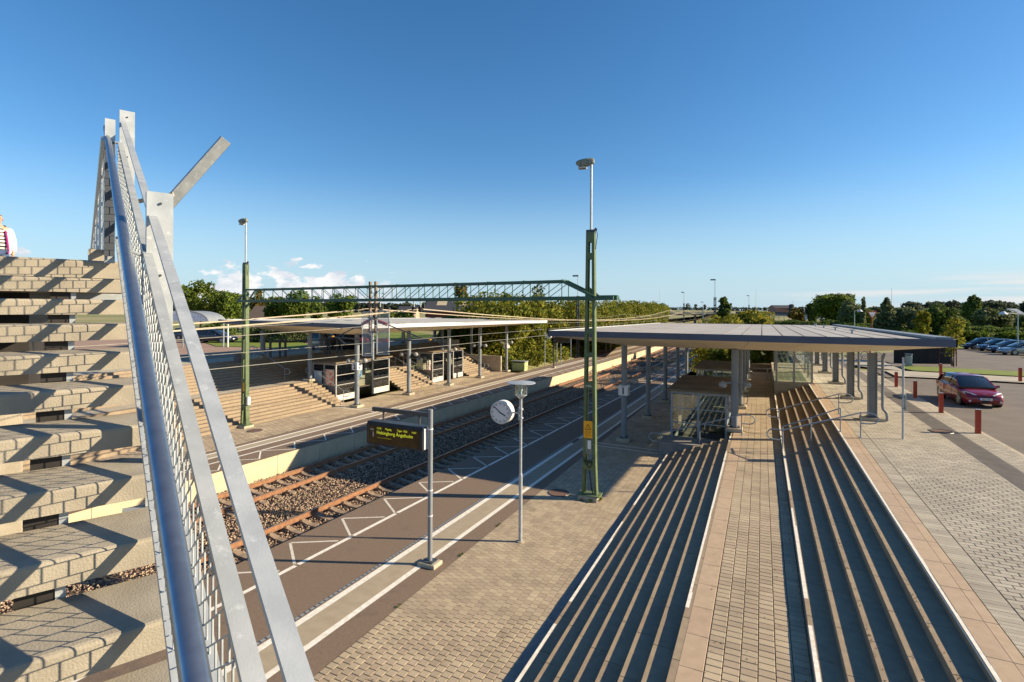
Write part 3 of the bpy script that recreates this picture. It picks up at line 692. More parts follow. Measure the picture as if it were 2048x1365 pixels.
# posters inside the near opposite shelter
PO1 = mat('poster_food', (.75, .12, .04), (.85, .78, .62), scale=4, detail=2); PO2 = mat('poster_blue', (.06, .2, .55), (.75, .75, .35), scale=3, detail=1)
PO3 = mat('poster_red_white', (.7, .03, .06), (.85, .83, .8), scale=3.2, detail=1); POW = mat('poster_pale', (.72, .76, .76), (.6, .66, .66), scale=2)
def poster(label, x, y, z, w, h, mt, face):
    t = thing('poster', label, 'poster', (x, y, z))
    if face == 'y': MB().box(-w/2, w/2, -.02, 0, 0, h).build('poster_frame', LFR, t); MB().box(-w/2+.04, w/2-.04, -.024, -.021, .04, h-.04).build('printed_sheet', mt, t)
    else: MB().box(0, .02, -w/2, w/2, 0, h).build('poster_frame', LFR, t); MB().box(.021, .024, -w/2+.04, w/2-.04, .04, h-.04).build('printed_sheet', mt, t)
poster('poster with red and white food picture on the side wall of the opposite shelter', -28.2, 28.22, 1.18, .85, 1.15, PO1, 'y')
poster('pale notice on the left part of the opposite shelter side wall', -29.35, 28.22, 1.18, .8, 1.0, POW, 'y')
poster('blue and yellow poster hanging inside the nearer opposite shelter', -29.2, 32.2, 1.15, 1.0, 1.3, PO2, 'x')
poster('red and white poster seen through the front glass of the opposite shelter', -28.4, 29.6, .6, .6, 1.5, PO3, 'x')
poster('blue poster inside the farther shelter on the opposite platform', -28.4, 39.5, 1.15, .7, 1.1, PO2, 'y')
poster('red and white poster in the front glass of the farther opposite shelter', -28.4, 40.9, .7, .6, 1.2, PO3, 'x')
# glass screen at the end of the upper flight
t = thing('glass_screen', 'tall glazed screen on a concrete base at the top end of the upper steps', 'glass screen', (1.8, 38, 2.15))
for x, y in ((.85, 37.9), (1.85, 37.9), (2.85, 37.9), (.85, 44), (2.85, 44), (2.85, 41)): wb(MB().box(x-.06, x+.06, y-.06, y+.06, 2.15, 4.9), t, 'post', FR)
for (a, b) in ((.92, 1.78), (1.92, 2.78)):
    for z0_, z1_ in ((2.25, 3.0), (3.06, 3.9), (3.96, 4.8)): wb(MB().box(a, b, 37.89, 37.905, z0_, z1_), t, 'pane', GLS); wb(MB().box(a, b, 37.87, 37.93, z1_+.005, z1_+.055), t, 'glazing_bar', FR)
for (a, b) in ((37.98, 40.92), (41.08, 43.92)):
    for z0_, z1_ in ((2.25, 3.3), (3.36, 4.8)): wb(MB().box(2.845, 2.86, a, b, z0_, z1_), t, 'pane', GLS)

# ------------------------------------------------------------------ handrails
def handrail(label, v0, z0_, v1, z1_, u, loop0=True, loop1=True, posts=2, grp='handrails on the station steps'):
    t = thing('handrail', label, 'handrail', (v0, u, z0_), 0, grp)
    h = .9; s = 1 if v1 > v0 else -1
    a = Vector((0, 0, h)); b = Vector((v1-v0, 0, z1_-z0_+h))
    loop = lambda c, sg: [c+Vector((sg*x, 0, z)) for x, z in ((.30, .02), (.45, -.03), (.53, -.14), (.53, -.24), (.45, -.34), (.30, -.38), (.0, -.38))]
    pts = (loop(a, -s)[::-1] if loop0 else [])+[a, b]+(loop(b, s) if loop1 else [])
    MB().tube(pts, .024, 8).build('rail', FR, t, smooth=True)
    for k in range(posts):
        f = k/(posts-1); p = a.lerp(b, f); gz = (z1_-z0_)*f
        MB().cyl((p.x, 0, gz-.05), (p.x, 0, p.z), .022, 8).build('post', FR, t, smooth=True); MB().cyl((p.x, 0, gz), (p.x, 0, gz+.02), .06, 8).build('foot', FR, t)
    return t
handrail('handrail with curled ends, nearer of two across the upper steps', .72, 1.2, 3.25, 2.1, 22.6)
handrail('second handrail with curled ends across the upper steps', .72, 1.2, 3.1, 2.1, 27.3)
handrail('double handrail running close beside the nearer one on the upper steps', .75, 1.2, 2.7, 2.1, 23.3, False, False, 3)
handrail('handrail in front of the platform shelter, at the end of the lower steps', -4.3, 0, -.8, 1.2, 25.1, True, True, 3)
handrail('handrail beside the first shelter on the opposite steps', -26.3, .1, -29.4, 1.5, 27.6)
handrail('handrail on the upper opposite steps left of the first shelter', -30.8, 1.5, -34, 3.0, 26.5)
handrail('handrail between the two shelters on the opposite steps', -26.3, .1, -29.4, 1.5, 37.2)
handrail('handrail just left of the second opposite shelter', -26.3, .1, -29.4, 1.5, 38.4)
handrail('handrail beyond the second shelter on the opposite steps', -26.3, .1, -29.4, 1.5, 48)
handrail('handrail at the far end of the middle landing', -.9, 1.2, .4, 1.2, 46)

# ------------------------------------------------------------------ footbridge stairs in the foreground
BA = R(39.4)                                        # stair direction, left of the lens axis
bt = Vector((-math.sin(BA), math.cos(BA))); bn = Vector((math.cos(BA), math.sin(BA)))
def BP(t_, r_, dz):                                 # along the stairs, to the right, above the eye
    q = bt*t_+bn*r_; w = uvp(q.x, q.y); return Vector((w.x, w.y, ZC+dz))
def bbox_(m, t0, t1, r0, r1, z0, z1, b=0.0):
    def P(t_, r_, z): return BP(t_, r_, z)
    if b:
        vs = [P(t0, r0, z0), P(t0, r1, z0), P(t1, r1, z0), P(t1, r0, z0)]
        # rounded nose
        for tt, zz in ((0, z1-b), (b*.3, z1-b*.3), (b, z1)): vs += [P(t0+tt, r0, zz), P(t0+tt, r1, zz)]
        vs += [P(t1, r0, z1), P(t1, r1, z1)]
        fs = [(0, 1, 5, 4), (4, 5, 7, 6), (6, 7, 9, 8), (8, 9, 11, 10), (10, 11, 2, 3), (3, 2, 1, 0), (0, 4, 6, 8, 10, 3), (1, 2, 11, 9, 7, 5)]
        return m.add(vs, fs)
    vs = [P(a, b_, c) for c in (z0, z1) for a, b_ in ((t0, r0), (t0, r1), (t1, r1), (t1, r0))]
    return m.add(vs, [(0, 1, 5, 4), (1, 2, 6, 5), (2, 3, 7, 6), (3, 0, 4, 7), (4, 5, 6, 7), (3, 2, 1, 0)])
TREAD, RIS, EN = .35, .1595, 2.05
# nose k at t: depth Y = .772 t + .635 r ; fitted to the photograph's steps
NS = []
tk = (2.05*EN)/.772 - .185                          # top landing nose
ztopn = .375
st = thing('footbridge_stairs', 'open concrete steps of the footbridge climbing away in the left foreground', 'stairs', BP(1.5, -1, -4.5))
TR = (2.05*EN-.863*EN)/9/.772
for k in range(0, 17):
    t0 = tk-TR*k; z1 = ztopn-TR*.4535*k
    m = MB()
    if k == 0: continue
    bbox_(m, t0, t0+TR+.035, -2.3, .225, z1-.102, z1, .014)
    wb(m, st, 'step', BCONC)
# steel stringers with packers
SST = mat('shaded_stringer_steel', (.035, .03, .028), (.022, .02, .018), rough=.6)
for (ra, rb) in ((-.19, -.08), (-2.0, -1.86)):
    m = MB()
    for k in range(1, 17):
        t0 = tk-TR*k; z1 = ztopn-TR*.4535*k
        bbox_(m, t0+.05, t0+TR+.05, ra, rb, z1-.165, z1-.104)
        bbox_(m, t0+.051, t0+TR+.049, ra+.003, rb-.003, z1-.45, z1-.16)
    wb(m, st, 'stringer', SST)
m = MB()
for k in range(1, 17):
    t0 = tk-TR*k; z1 = ztopn-TR*.4535*k; bbox_(m, t0+.045, t0+.055, -.08, -.05, z1-.20, z1-.104)
wb(m, st, 'stringer_flange', GALV)
# deck
dk = thing('footbridge_deck', 'concrete footbridge deck at the top of the stairs, where the person stands', 'footbridge', BP(15, -1, .2))
m = MB(); bbox_(m, tk, tk+26, -3.2, .3, ztopn-.14, ztopn, .02); wb(m, dk, 'deck_slab', BCONC)
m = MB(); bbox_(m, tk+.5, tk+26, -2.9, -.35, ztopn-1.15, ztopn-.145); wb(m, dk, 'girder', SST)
m = MB(); bbox_(m, tk+.35, tk+.75, .02, .16, ztopn, ztopn+.12); wb(m, dk, 'kerb_block', BCONC)
for tt in (20.5,):
    m = MB(); bbox_(m, tt, tt+.5, -1.9, -1.4, -6.8, ztopn-.75); wb(m, dk, 'pier', CONC)

# railing
rl = thing('stair_railing', 'galvanised railing with round handrail, flat bars and wire mesh in the left foreground', 'railing', BP(2, .25, -1))
S = .4535
TB = tk
def zs(t_, e): return t_*S-e                        # height of a sloping line, e below the eye at t=0
# the sloping lines in t: Y=.772t+.635r ; Z=.583Y-(e+.37r)
def LP(t_, r_, e):
    Y = .772*t_+.635*r_; return BP(t_, r_, .583*Y-(e+.37*r_))
def flat(m, r_, e, t0, t1, th, h, over=0):
    a, b = LP(t0, r_, e), LP(t1, r_, e); d = (b-a).normalized()
    up = Vector((0, 0, 1)); up = (up-d*up.dot(d)).normalized(); n_ = d.cross(up)
    m.beam(a, b, th, h)
NH = tk+1.05
m = MB(); pts = [LP(x, .135, 1.0) for x in np.linspace(-1.6, tk+.25, 24)]
pend = pts[-1]; m.tube(pts+[pend+Vector((0, 0, .02))+(pts[-1]-pts[-2]).normalized()*.06], .0215, 24); wb(m, rl, 'handrail', STAIN, smooth=True)

p1t = (2.5-.635*.27)/.772; p2t = (4.5-.635*.27)/.772
posts = [p1t-(p2t-p1t), p1t, p2t]
for i, pt in enumerate(posts):
    top = LP(pt, .27, .91).z-ZC+.11
    if i == 2: top = .375*4.5+.02
    m = MB()
    bbox_(m, pt-.006, pt+.006, .27-.045, .27+.062, top-1.5, top)
    bbox_(m, pt+.006, pt+.05, .27-.045, .27-.037, top-1.5, top)
    wb(m, rl, 'post', GALV)
    for zz in (.055, .40): c = BP(pt-.007, .27+.01, top-zz); wb(MB().cyl(c, c-Vector((bt.x*cu-bt.y*su, bt.x*su+bt.y*cu, 0))*.008, .006, 8), rl, 'bolt', DSTEEL)
    m = MB(); bbox_(m, pt-.05, pt+.05, .14, .36, top-1.52, top-1.505); wb(m, rl, 'foot_plate', GALV)
    m = MB(); bbox_(m, pt+.0, pt+.012, -.08, .36, top-1.68, top-1.53); wb(m, rl, 'cross_bracket', GALV)
for a, b in ((posts[0], posts[1]), (posts[1], posts[2])):
    wb(MB().beam(LP(a-.02, .250, .92), LP(b-.015, .250, .92), .036, .014), rl, 'top_bar', GALV)
    wb(MB().beam(LP(a-.02, .230, 1.10), LP(b-.015, .230, 1.10), .036, .018), rl, 'mesh_frame_bar', GALV)
    for e_ in (1.36, 1.64, 1.92): wb(MB().beam(LP(a-.02, .214, e_), LP(b-.015, .214, e_), .030, .032), rl, 'mesh_bar', GALV)
# brackets holding the handrail
for pt in posts:
    a = LP(pt, .135, 1.0); wb(MB().tube([a, BP(pt, .135, a.z-ZC-.08), BP(pt, .24, a.z-ZC-.12)], .008, 6), rl, 'bracket', GALV, smooth=True)
# woven mesh infill: rows running down-slope and staggered upright wires
def mesh_panel(name, r_, t0, t1, lo, hi, kslope, parent, cell=.062, rowh=.052, w=.0028):
    """lo(t), hi(t): bottom and top height relative to the eye"""
    m = MB(); tt = t0; i = 0; dv = Vector((0, 0, 1))
    rows = {}
    # rows: z = c + kslope*t
    cmin = min(lo(t0)-kslope*t0, lo(t1)-kslope*t1, hi(t0)-kslope*t0, hi(t1)-kslope*t1); cmax = max(lo(t0)-kslope*t0, lo(t1)-kslope*t1, hi(t0)-kslope*t0, hi(t1)-kslope*t1)
    def strut(p, q):
        a, b = BP(p[0], r_, p[1]), BP(q[0], r_, q[1]); m.beam(a, b, w*2.2, w*2)
    nrow = int((cmax-cmin)/rowh)+1
    for j in range(nrow):
        c = cmin+j*rowh
        x = t0; seg = None; xs_ = np.arange(t0, t1, .01)
        good = [x for x in xs_ if lo(x) <= c+kslope*x <= hi(x)]
        if len(good) > 1: strut((good[0], c+kslope*good[0]), (good[-1], c+kslope*good[-1]))
        x = t0+((j % 2)*.5)*cell
        while x < t1:
            z0_, z1_ = c+kslope*x, c+rowh+kslope*x
            if z0_ > lo(x)-.01 and z1_ < hi(x)+.01: strut((x, z0_), (x, z1_))
            x += cell
    return wb(m, parent, name, GALV)
def zl(e, r_):
    return lambda t_: .583*(.772*t_+.635*r_)-(e+.37*r_)
for a, b in ((posts[0]+.05, posts[1]), (posts[1]+.02, posts[2]-.02)):
    mesh_panel('wire_mesh', .214, a, b, zl(1.90, .214), zl(1.11, .214), -.62, rl, cell=.066, rowh=.056, w=.0017)
# landing railing
lr = thing('landing_railing', 'galvanised mesh railing receding along the footbridge deck', 'railing', BP(7, .13, .4))
lp = [4.1, 4.9, 6.3, 7.8, 9.3, 10.8, 12.4, 14, 15.6, 17.2]; lt = [(y-.635*.13)/.772 for y in lp]
for i, x in enumerate(lt):
    m = MB(); bbox_(m, x-.006, x+.006, .15-.033, .15+.033, ztopn-.02, ztopn+1.12); 
    wb(m, lr, 'post', GALV)
m = MB()
m.beam(BP(lt[0], .125, ztopn+.86), BP(lt[-1], .125, ztopn+.86), .008, .03)
wb(m, lr, 'flat_bar', GALV)
for zz in (.10, .36, .61): wb(MB().beam(BP(lt[0], .13, ztopn+zz), BP(lt[-1], .13, ztopn+zz), .008, .035), lr, 'flat_bar', GALV)
m = MB(); m.cyl(BP(lt[0], .11, ztopn+.96), BP(lt[-1], .11, ztopn+.96), .02, 10); wb(m, lr, 'handrail', STAIN)
for i in range(5): mesh_panel('wire_mesh', .125, lt[i], lt[i+1], lambda x: ztopn+.1, lambda x: ztopn+.84, 0.0, lr, cell=.08, rowh=.07, w=.0016)
m = MB(); bbox_(m, lt[0]-.06, lt[0]-.045, .115, .18, ztopn+.03, ztopn+.93); wb(m, lr, 'end_stile', DSTEEL)
# inclined lamp arm
la = thing('inclined_lamp', 'slanting galvanised light fitting leaning outward from the footbridge railing', 'light fitting', BP(5.2, .5, .6))
def fromimg(px, py, Y): X = (px-1024)/1040*Y; w = uvp(X, Y); return Vector((w.x, w.y, ZC-(py-620+(1024-px)*.00436)*Y/1040))
a, b = fromimg(308, 440, 4.4), fromimg(450, 280, 4.45); d = (b-a).normalized(); viewn = (a-Vector((0, 0, ZC))).normalized()
wb(MB().beam(a, b, .085, .05, up=viewn-sd*.9), la, 'channel', GALV)
perp = d.cross(viewn).normalized()
if perp.z > 0: perp = -perp
o_ = perp*.038+viewn*.012; wb(MB().beam(a+o_, b+o_, .022, .05, up=viewn), la, 'diffuser', mat('dark_diffuser', (.16, .13, .10), rough=.5))  # darker strip along the lower side of the channel
wb(MB().cyl(b-d*.05-viewn*.022, b-d*.05-viewn*.014, .008, 8), la, 'bolt', DSTEEL)
wb(MB().beam(fromimg(272, 404, 4.45), fromimg(346, 389, 4.3), .035, .01, up=viewn), la, 'stay_bar', mat('weathered_bar', (.36, .31, .24), rough=.6))

# ------------------------------------------------------------------ the person on the bridge
def skin_mesh(name, verts, edges, radii, mt, parent, root=0, sub=2):
    me = bpy.data.meshes.new(name); me.from_pydata(verts, edges, []); o = bpy.data.objects.new(name, me); COL.objects.link(o)
    sk = o.modifiers.new('s', 'SKIN'); sk.use_smooth_shade = True; me.skin_vertices or None
    for i, r_ in enumerate(radii):
        rr = r_ if isinstance(r_, tuple) else (r_, r_); me.skin_vertices[0].data[i].radius = rr
        me.skin_vertices[0].data[i].use_root = (i == root)
    ss = o.modifiers.new('b', 'SUBSURF'); ss.levels = sub; ss.render_levels = sub
    m2 = bpy.data.meshes.new_from_object(o.evaluated_get(bpy.context.evaluated_depsgraph_get()))
    bpy.data.objects.remove(o); m2.name = name; m2.materials.clear(); m2.materials.append(mt)
    for p in m2.polygons: p.use_smooth = True
    o = bpy.data.objects.new(name, m2); COL.objects.link(o); o.parent = parent; return o
SKIN = mat('skin', (.55, .30, .20), (.5, .27, .18), rough=.5); JEAN = mat('blue_jeans', (.07, .11, .20), (.05, .08, .15)); JACK = mat('white_jacket', (.62, .63, .66), (.52, .53, .57), rough=.6)
HAIR = mat('short_brown_hair', (.13, .08, .05), (.09, .055, .035)); MAG = mat('magenta_lining', (.45, .02, .22)); DJ = mat('dark_yoke', (.05, .05, .06))
STRP = bpy.data.materials.new('striped_shirt'); STRP.use_nodes = True; _n, _l = STRP.node_tree.nodes, STRP.node_tree.links
_t = _n.new('ShaderNodeNewGeometry'); _s = _n.new('ShaderNodeSeparateXYZ'); _l.new(_t.outputs['Position'], _s.inputs[0]); _m = _n.new('ShaderNodeMath'); _m.operation = 'MULTIPLY'; _m.inputs[1].default_value = 12.5; _l.new(_s.outputs[2], _m.inputs[0])
_f = _n.new('ShaderNodeMath'); _f.operation = 'FRACT'; _l.new(_m.outputs[0], _f.inputs[0]); _g = _n.new('ShaderNodeMath'); _g.operation = 'GREATER_THAN'; _g.inputs[1].default_value = .5; _l.new(_f.outputs[0], _g.inputs[0])
_x = _n.new('ShaderNodeMixRGB'); _l.new(_g.outputs[0], _x.inputs[0]); _x.inputs[1].default_value = (.02, .018, .02, 1); _x.inputs[2].default_value = (.62, .62, .55, 1); _l.new(_x.outputs[0], _n['Principled BSDF'].inputs['Base Color'])
pY = 11.95; pp = place(-5, pY, ZC+ztopn); dirp = math.atan2(-pp.y, -pp.x)
pr_ = thing('person', 'person in striped shirt and open white jacket at the top of the stairs', 'person', pp, dirp+math.pi/2+.15)
H = 1.78
B = lambda *a: a
vs = [(0, 0, .95), (0, -.01, 1.12), (0, 0, 1.3), (0, .01, 1.45), (0, 0, 1.53), (0, -.01, 1.60), (0, -.02, 1.67), (0, -.005, 1.745),
      (.10, 0, .90), (.12, -.02, .50), (.12, .01, .09), (.13, -.15, .04), (-.10, 0, .90), (-.12, -.02, .50), (-.12, .01, .09), (-.13, -.15, .04),
      (.19, .01, 1.43), (.25, .01, 1.16), (.25, -.06, .90), (.245, -.09, .81), (-.19, .01, 1.43), (-.25, .01, 1.16), (-.25, -.06, .90), (-.245, -.09, .81)]
es = [(0, 1), (1, 2), (2, 3), (3, 4), (4, 5), (5, 6), (6, 7), (0, 8), (8, 9), (9, 10), (10, 11), (0, 12), (12, 13), (13, 14), (14, 15), (3, 16), (16, 17), (17, 18), (18, 19), (3, 20), (20, 21), (21, 22), (22, 23)]
ra = [(.15, .10), (.145, .10), (.16, .11), (.13, .09), .055, .062, .085, .075, .085, .06, .045, .035, .085, .06, .045, .035, .06, .043, .03, .028, .06, .043, .03, .028]
skin_mesh('body', vs, es, ra, SKIN, pr_)
skin_mesh('shirt', [(0, 0, .88), (0, -.01, 1.12), (0, 0, 1.3), (0, .005, 1.44), (0, .0, 1.49)], [(0, 1), (1, 2), (2, 3), (3, 4)], [(.185, .14), (.185, .14), (.195, .145), (.16, .12), (.09, .08)], STRP, pr_)
skin_mesh('jeans', [(0, 0, .97), (.10, 0, .88), (.12, -.02, .5), (.12, .01, .06), (-.10, 0, .88), (-.12, -.02, .5), (-.12, .01, .06)], [(0, 1), (1, 2), (2, 3), (0, 4), (4, 5), (5, 6)], [(.165, .12), .10, .075, .065, .10, .075, .065], JEAN, pr_)
for s in (-1, 1):
    j = skin_mesh('jacket_sleeve', [(s*.13, .02, 1.46), (s*.21, .01, 1.42), (s*.27, .01, 1.16), (s*.265, -.05, .90)], [(0, 1), (1, 2), (2, 3)], [.05, .068, .062, .052], JACK, pr_)
    skin_mesh('jacket_front', [(s*.13, -.06, 1.44), (s*.18, -.06, 1.25), (s*.20, -.04, 1.0), (s*.20, -.03, .84)], [(0, 1), (1, 2), (2, 3)], [(.04, .06), (.045, .09), (.04, .10), (.04, .10)], JACK, pr_)
    skin_mesh('jacket_lining', [(s*.105, -.13, 1.40), (s*.13, -.14, 1.2), (s*.15, -.13, 1.0), (s*.155, -.12, .86)], [(0, 1), (1, 2), (2, 3)], [.018, .022, .024, .022], MAG, pr_, sub=1)
    skin_mesh('shoulder_yoke', [(s*.06, .0, 1.49), (s*.15, .0, 1.475)], [(0, 1)], [.05, .062], DJ, pr_)
    m = MB()
    for q in range(5): x = s*(.215+.012*q); m.tube([(x, -.10, .82), (x, -.115, .775), (x+.002, -.11, .735-(q % 3)*.008)], .009, 6)
    m.build('fingers', SKIN, pr_, smooth=True)
    m = MB().cyl((s*.08, .0, 1.655), (s*.088, .0, 1.655), .028, 10); m.build('ear', SKIN, pr_, smooth=True)
    MB().cyl((s*.03, -.092, 1.68), (s*.03, -.099, 1.68), .009, 8).build('eye', BLACK, pr_)
skin_mesh('hair', [(0, .025, 1.70), (0, .012, 1.775)], [(0, 1)], [(.09, .095), (.085, .085)], HAIR, pr_)
MB().cyl((0, -.085, 1.69), (0, -.115, 1.655), .008, 8, .016).build('nose', SKIN, pr_, smooth=True)
MB().beam((-.025, -.098, 1.615), (.025, -.098, 1.615), .008, .006).build('mouth', mat('lips', (.4, .12, .1)), pr_)
m = MB().tube([(.1, -.10, 1.36), (.12, -.115, 1.34), (.14, -.10, 1.36)], .012, 6); m.build('red_emblem', RLENS, pr_)

# ------------------------------------------------------------------ portal gantry, masts, overhead line
def mast(label, loc, H, wb_, wt, lamp_h, rz=0, sign=True, base=.16):
    t = thing('catenary_mast', label, 'mast', loc, rz, 'green catenary masts')
    MB().frus(-.34, .34, -.3, .3, -.05, base, .04).build('concrete_base', CONC, t)
    MB().box(-.40, .40, -.26, .26, base, base+.035).build('base_plate', GREEN, t)
    z0 = base+.035
    for s in (-1, 1):
        m = MB(); w = .10; 
        def sect(x, z): 
            return [(x-s*w, -.11, z), (x, -.11, z), (x, .11, z), (x-s*w, .11, z), (x-s*w, .10, z), (x-s*.012, .10, z), (x-s*.012, -.10, z), (x-s*w, -.10, z)]
        m.loft([sect(s*(wb_/2+.03), z0), sect(s*(wb_/2-.02), z0+1.1), sect(s*wt/2, H)]); m.build('leg', GREEN, t)
    z = z0+1.15; hs = [.34, .22, .26, .26, .26, .26, .26, .26, .26]
    batt = [(1.05, 1.32), (2.0, 2.75), (3.92, 4.16), (5.05, 5.2), (5.85, 6.05), (7.02, 7.2), (8.5, 8.72), (H-.35, H)]
    for a, b in batt:
        if b > H+.01: continue
        f = lambda z: (wb_/2-.02)+(wt/2-wb_/2+.02)*max(0, (z-1.2))/(H-1.2)
        for y in (-.116, .111): m = MB(); m.add([(-f(a)+.02, y, a), (f(a)-.02, y, a), (f(b)-.02, y, b), (-f(b)+.02, y, b), (-f(a)+.02, y+.005, a), (f(a)-.02, y+.005, a), (f(b)-.02, y+.005, b), (-f(b)+.02, y+.005, b)], [(0, 1, 2, 3), (7, 6, 5, 4), (0, 4, 5, 1), (1, 5, 6, 2), (2, 6, 7, 3), (3, 7, 4, 0)]); m.build('batten_plate', GREEN, t)
    m = MB().cyl((0, 0, H), (0, 0, lamp_h-.12), .045, 10); m.build('lamp_pole', GALV, t, smooth=True)
    m = MB().box(-.16, .16, -.07, .07, H-.02, H+.1); m.cyl((.12, 0, H+.05), (.2, 0, H+.14), .05, 8); m.tube([(.2, 0, H+.1), (.24, 0, H-.1), (.2, 0, H-.35), (.17, 0, H-.6)], .012, 6); m.build('pole_clamp', DSTEEL, t)
    rings = []
    for x, w, h0, h1 in ((.10, .05, -.03, .10), (.05, .09, -.06, .14), (-.15, .12, -.10, .15), (-.38, .12, -.12, .13), (-.52, .09, -.04, .10), (-.56, .04, .0, .07)):
        rings.append([(x, -w, h0), (x, -w*.4, h0-.02), (x, w*.4, h0-.02), (x, w, h0), (x, w, h1*.6), (x, w*.5, h1), (x, -w*.5, h1), (x, -w, h1*.6)])
    lp_ = MB().loft([[(x, y, z+lamp_h-.05) for x, y, z in q] for q in rings]).build('lamp_head', mat('weathered_lamp_housing', (.30, .31, .24), (.10, .11, .09), scale=14, rough=.6), t, smooth=True)
    MB().frus(-.46, -.18, -.09, .09, lamp_h-.25, lamp_h-.17, .02).build('lamp_glass', mat('yellowed_lamp_glass', (.55, .48, .36), rough=.2), t)
    if sign:
        s_ = MB().box(-.20, .12, -.128, -.120, 2.18, 2.78).build('warning_sign', YEL, t)
        m = MB(); c = Vector((-.04, -.131, 2.55)); tri = [c+Vector((-.11, 0, -.07)), c+Vector((.11, 0, -.07)), c+Vector((0, 0, .12))]
        for i in range(3): m.beam(tri[i], tri[(i+1) % 3], .004, .018, up=(0, 1, 0)) if False else m.cyl(tri[i], tri[(i+1) % 3], .008, 6)
        m.tube([c+Vector((.01, 0, .05)), c+Vector((-.015, 0, .005)), c+Vector((.012, 0, .0)), c+Vector((-.005, 0, -.05))], .006, 5)
        m.build('warning_symbol', BLACK, s_)
        m = MB()
        for i, w in enumerate((.22, .2, .16, .21, .12)): m.box(-.15, -.15+w, -.131, -.129, 2.40-i*.042, 2.412-i*.042)
        m.build('small_print', mat('brown_print', (.35, .14, .02)), s_)
        m = MB().box(-.12, .10, -.125, -.118, 1.62, 2.12); m.build('pale_plate', mat('grey_notice', (.22, .24, .21)), t); MB().box(-.05, .07, -.13, -.126, 1.8, 2.1).build('paper_label', OFFW, t)
        m = MB().tube([(-.22, -.13, 1.5), (-.14, -.13, 1.30), (0, -.13, 1.12), (.12, -.13, 1.26), (.02, -.13, 1.42), (-.12, -.13, 1.40), (-.04, -.13, 1.26), (.14, -.13, 1.5)], .013, 5); m.build('graffiti_tag', BLACK, t)
        m = MB().tube([(-.0, -.1, 1.05), (.06, -.1, .7), (.08, -.1, .45), (.14, -.1, .22)], .018, 6); m.build('earth_cable', BLACK, t)
        text('H-80a', .09, OFFW, 'stencil_number', t, (-.14, -.118, 3.99), (math.pi/2, 0, 0))
    return t
MR, ML = Vector((-5.49, 17.85, 0)), Vector((-26.29, 19.93, 0))
mast('green lattice mast with yellow warning sign, in the centre by the lower steps', MR, 9.45, .50, .30, 12.0)
mL = mast('green lattice mast carrying the left end of the gantry, on the opposite platform', ML, 9.2, .44, .27, 11.7, 0, False)
MB().box(-.02, .10, -.128, -.12, 2.05, 2.55).build('warning_sign', YEL, mL); MB().box(.24, .36, -.1, .06, 1.3, 1.75).build('junction_box', OFFW, mL)
g = thing('gantry_beam', 'green lattice portal beam spanning both tracks between the two masts', 'gantry', (MR+ML)/2+Vector((0, 0, 7.1)))
gd = (ML-MR).normalized(); gn = Vector((-gd.y, gd.x, 0)); GL = (ML-MR).length
def GP(s, o_, z): p = MR+gd*s+gn*o_; return Vector((p.x, p.y, z))
for o_ in (-.28, .28):
    wb(MB().beam(GP(-.95, o_, 7.12), GP(GL+.35, o_, 7.12), .07, .13), g, 'bottom_chord', DGREEN)
    wb(MB().beam(GP(1.0, o_, 7.74), GP(GL-.5, o_, 7.74), .07, .09), g, 'top_chord', DGREEN)
    wb(MB().beam(GP(1.0, o_, 7.74), GP(-.25, o_, 7.16), .07, .09), g, 'end_brace', DGREEN); wb(MB().beam(GP(GL-.5, o_, 7.74), GP(GL+.2, o_, 7.16), .06, .08), g, 'end_brace', DGREEN)
    n = 24; 
    for i in range(n+1):
        s = 1.0+(GL-1.5)*i/n; wb(MB().beam(GP(s, o_, 7.16), GP(s, o_, 7.71), .024, .024), g, 'upright', DGREEN)
        if i < n:
            s2 = 1.0+(GL-1.5)*(i+1)/n; a, b = (s, s2) if i < n/2 else (s2, s)
            wb(MB().beam(GP(a, o_, 7.70), GP(b, o_, 7.17), .02, .02), g, 'diagonal', DGREEN)
m = MB()
for i in range(13):
    s = 1.0+(GL-1.5)*i/12; m.beam(GP(s, -.28, 7.79), GP(s, .28, 7.79), .04, .03); m.beam(GP(s, -.28, 7.08), GP(s, .28, 7.08), .04, .03)
wb(m, g, 'cross_ties', DGREEN, kind='stuff')
wb(MB().beam(GP(-1.0, 0, 7.14), GP(-.3, 0, 7.14), .18, .16), g, 'end_plate', DGREEN)
wb(MB().add([GP(-.30, -.33, 7.05), GP(.35, -.33, 7.05), GP(.35, -.33, 7.3), GP(.2, -.33, 7.55), GP(-.3, -.33, 7.15), GP(-.30, -.31, 7.05), GP(.35, -.31, 7.05), GP(.35, -.31, 7.3), GP(.2, -.31, 7.55), GP(-.3, -.31, 7.15)], [(0, 1, 2, 3, 4), (9, 8, 7, 6, 5), (0, 5, 6, 1), (1, 6, 7, 2), (2, 7, 8, 3), (3, 8, 9, 4), (4, 9, 5, 0)]), g, 'gusset', DGREEN)
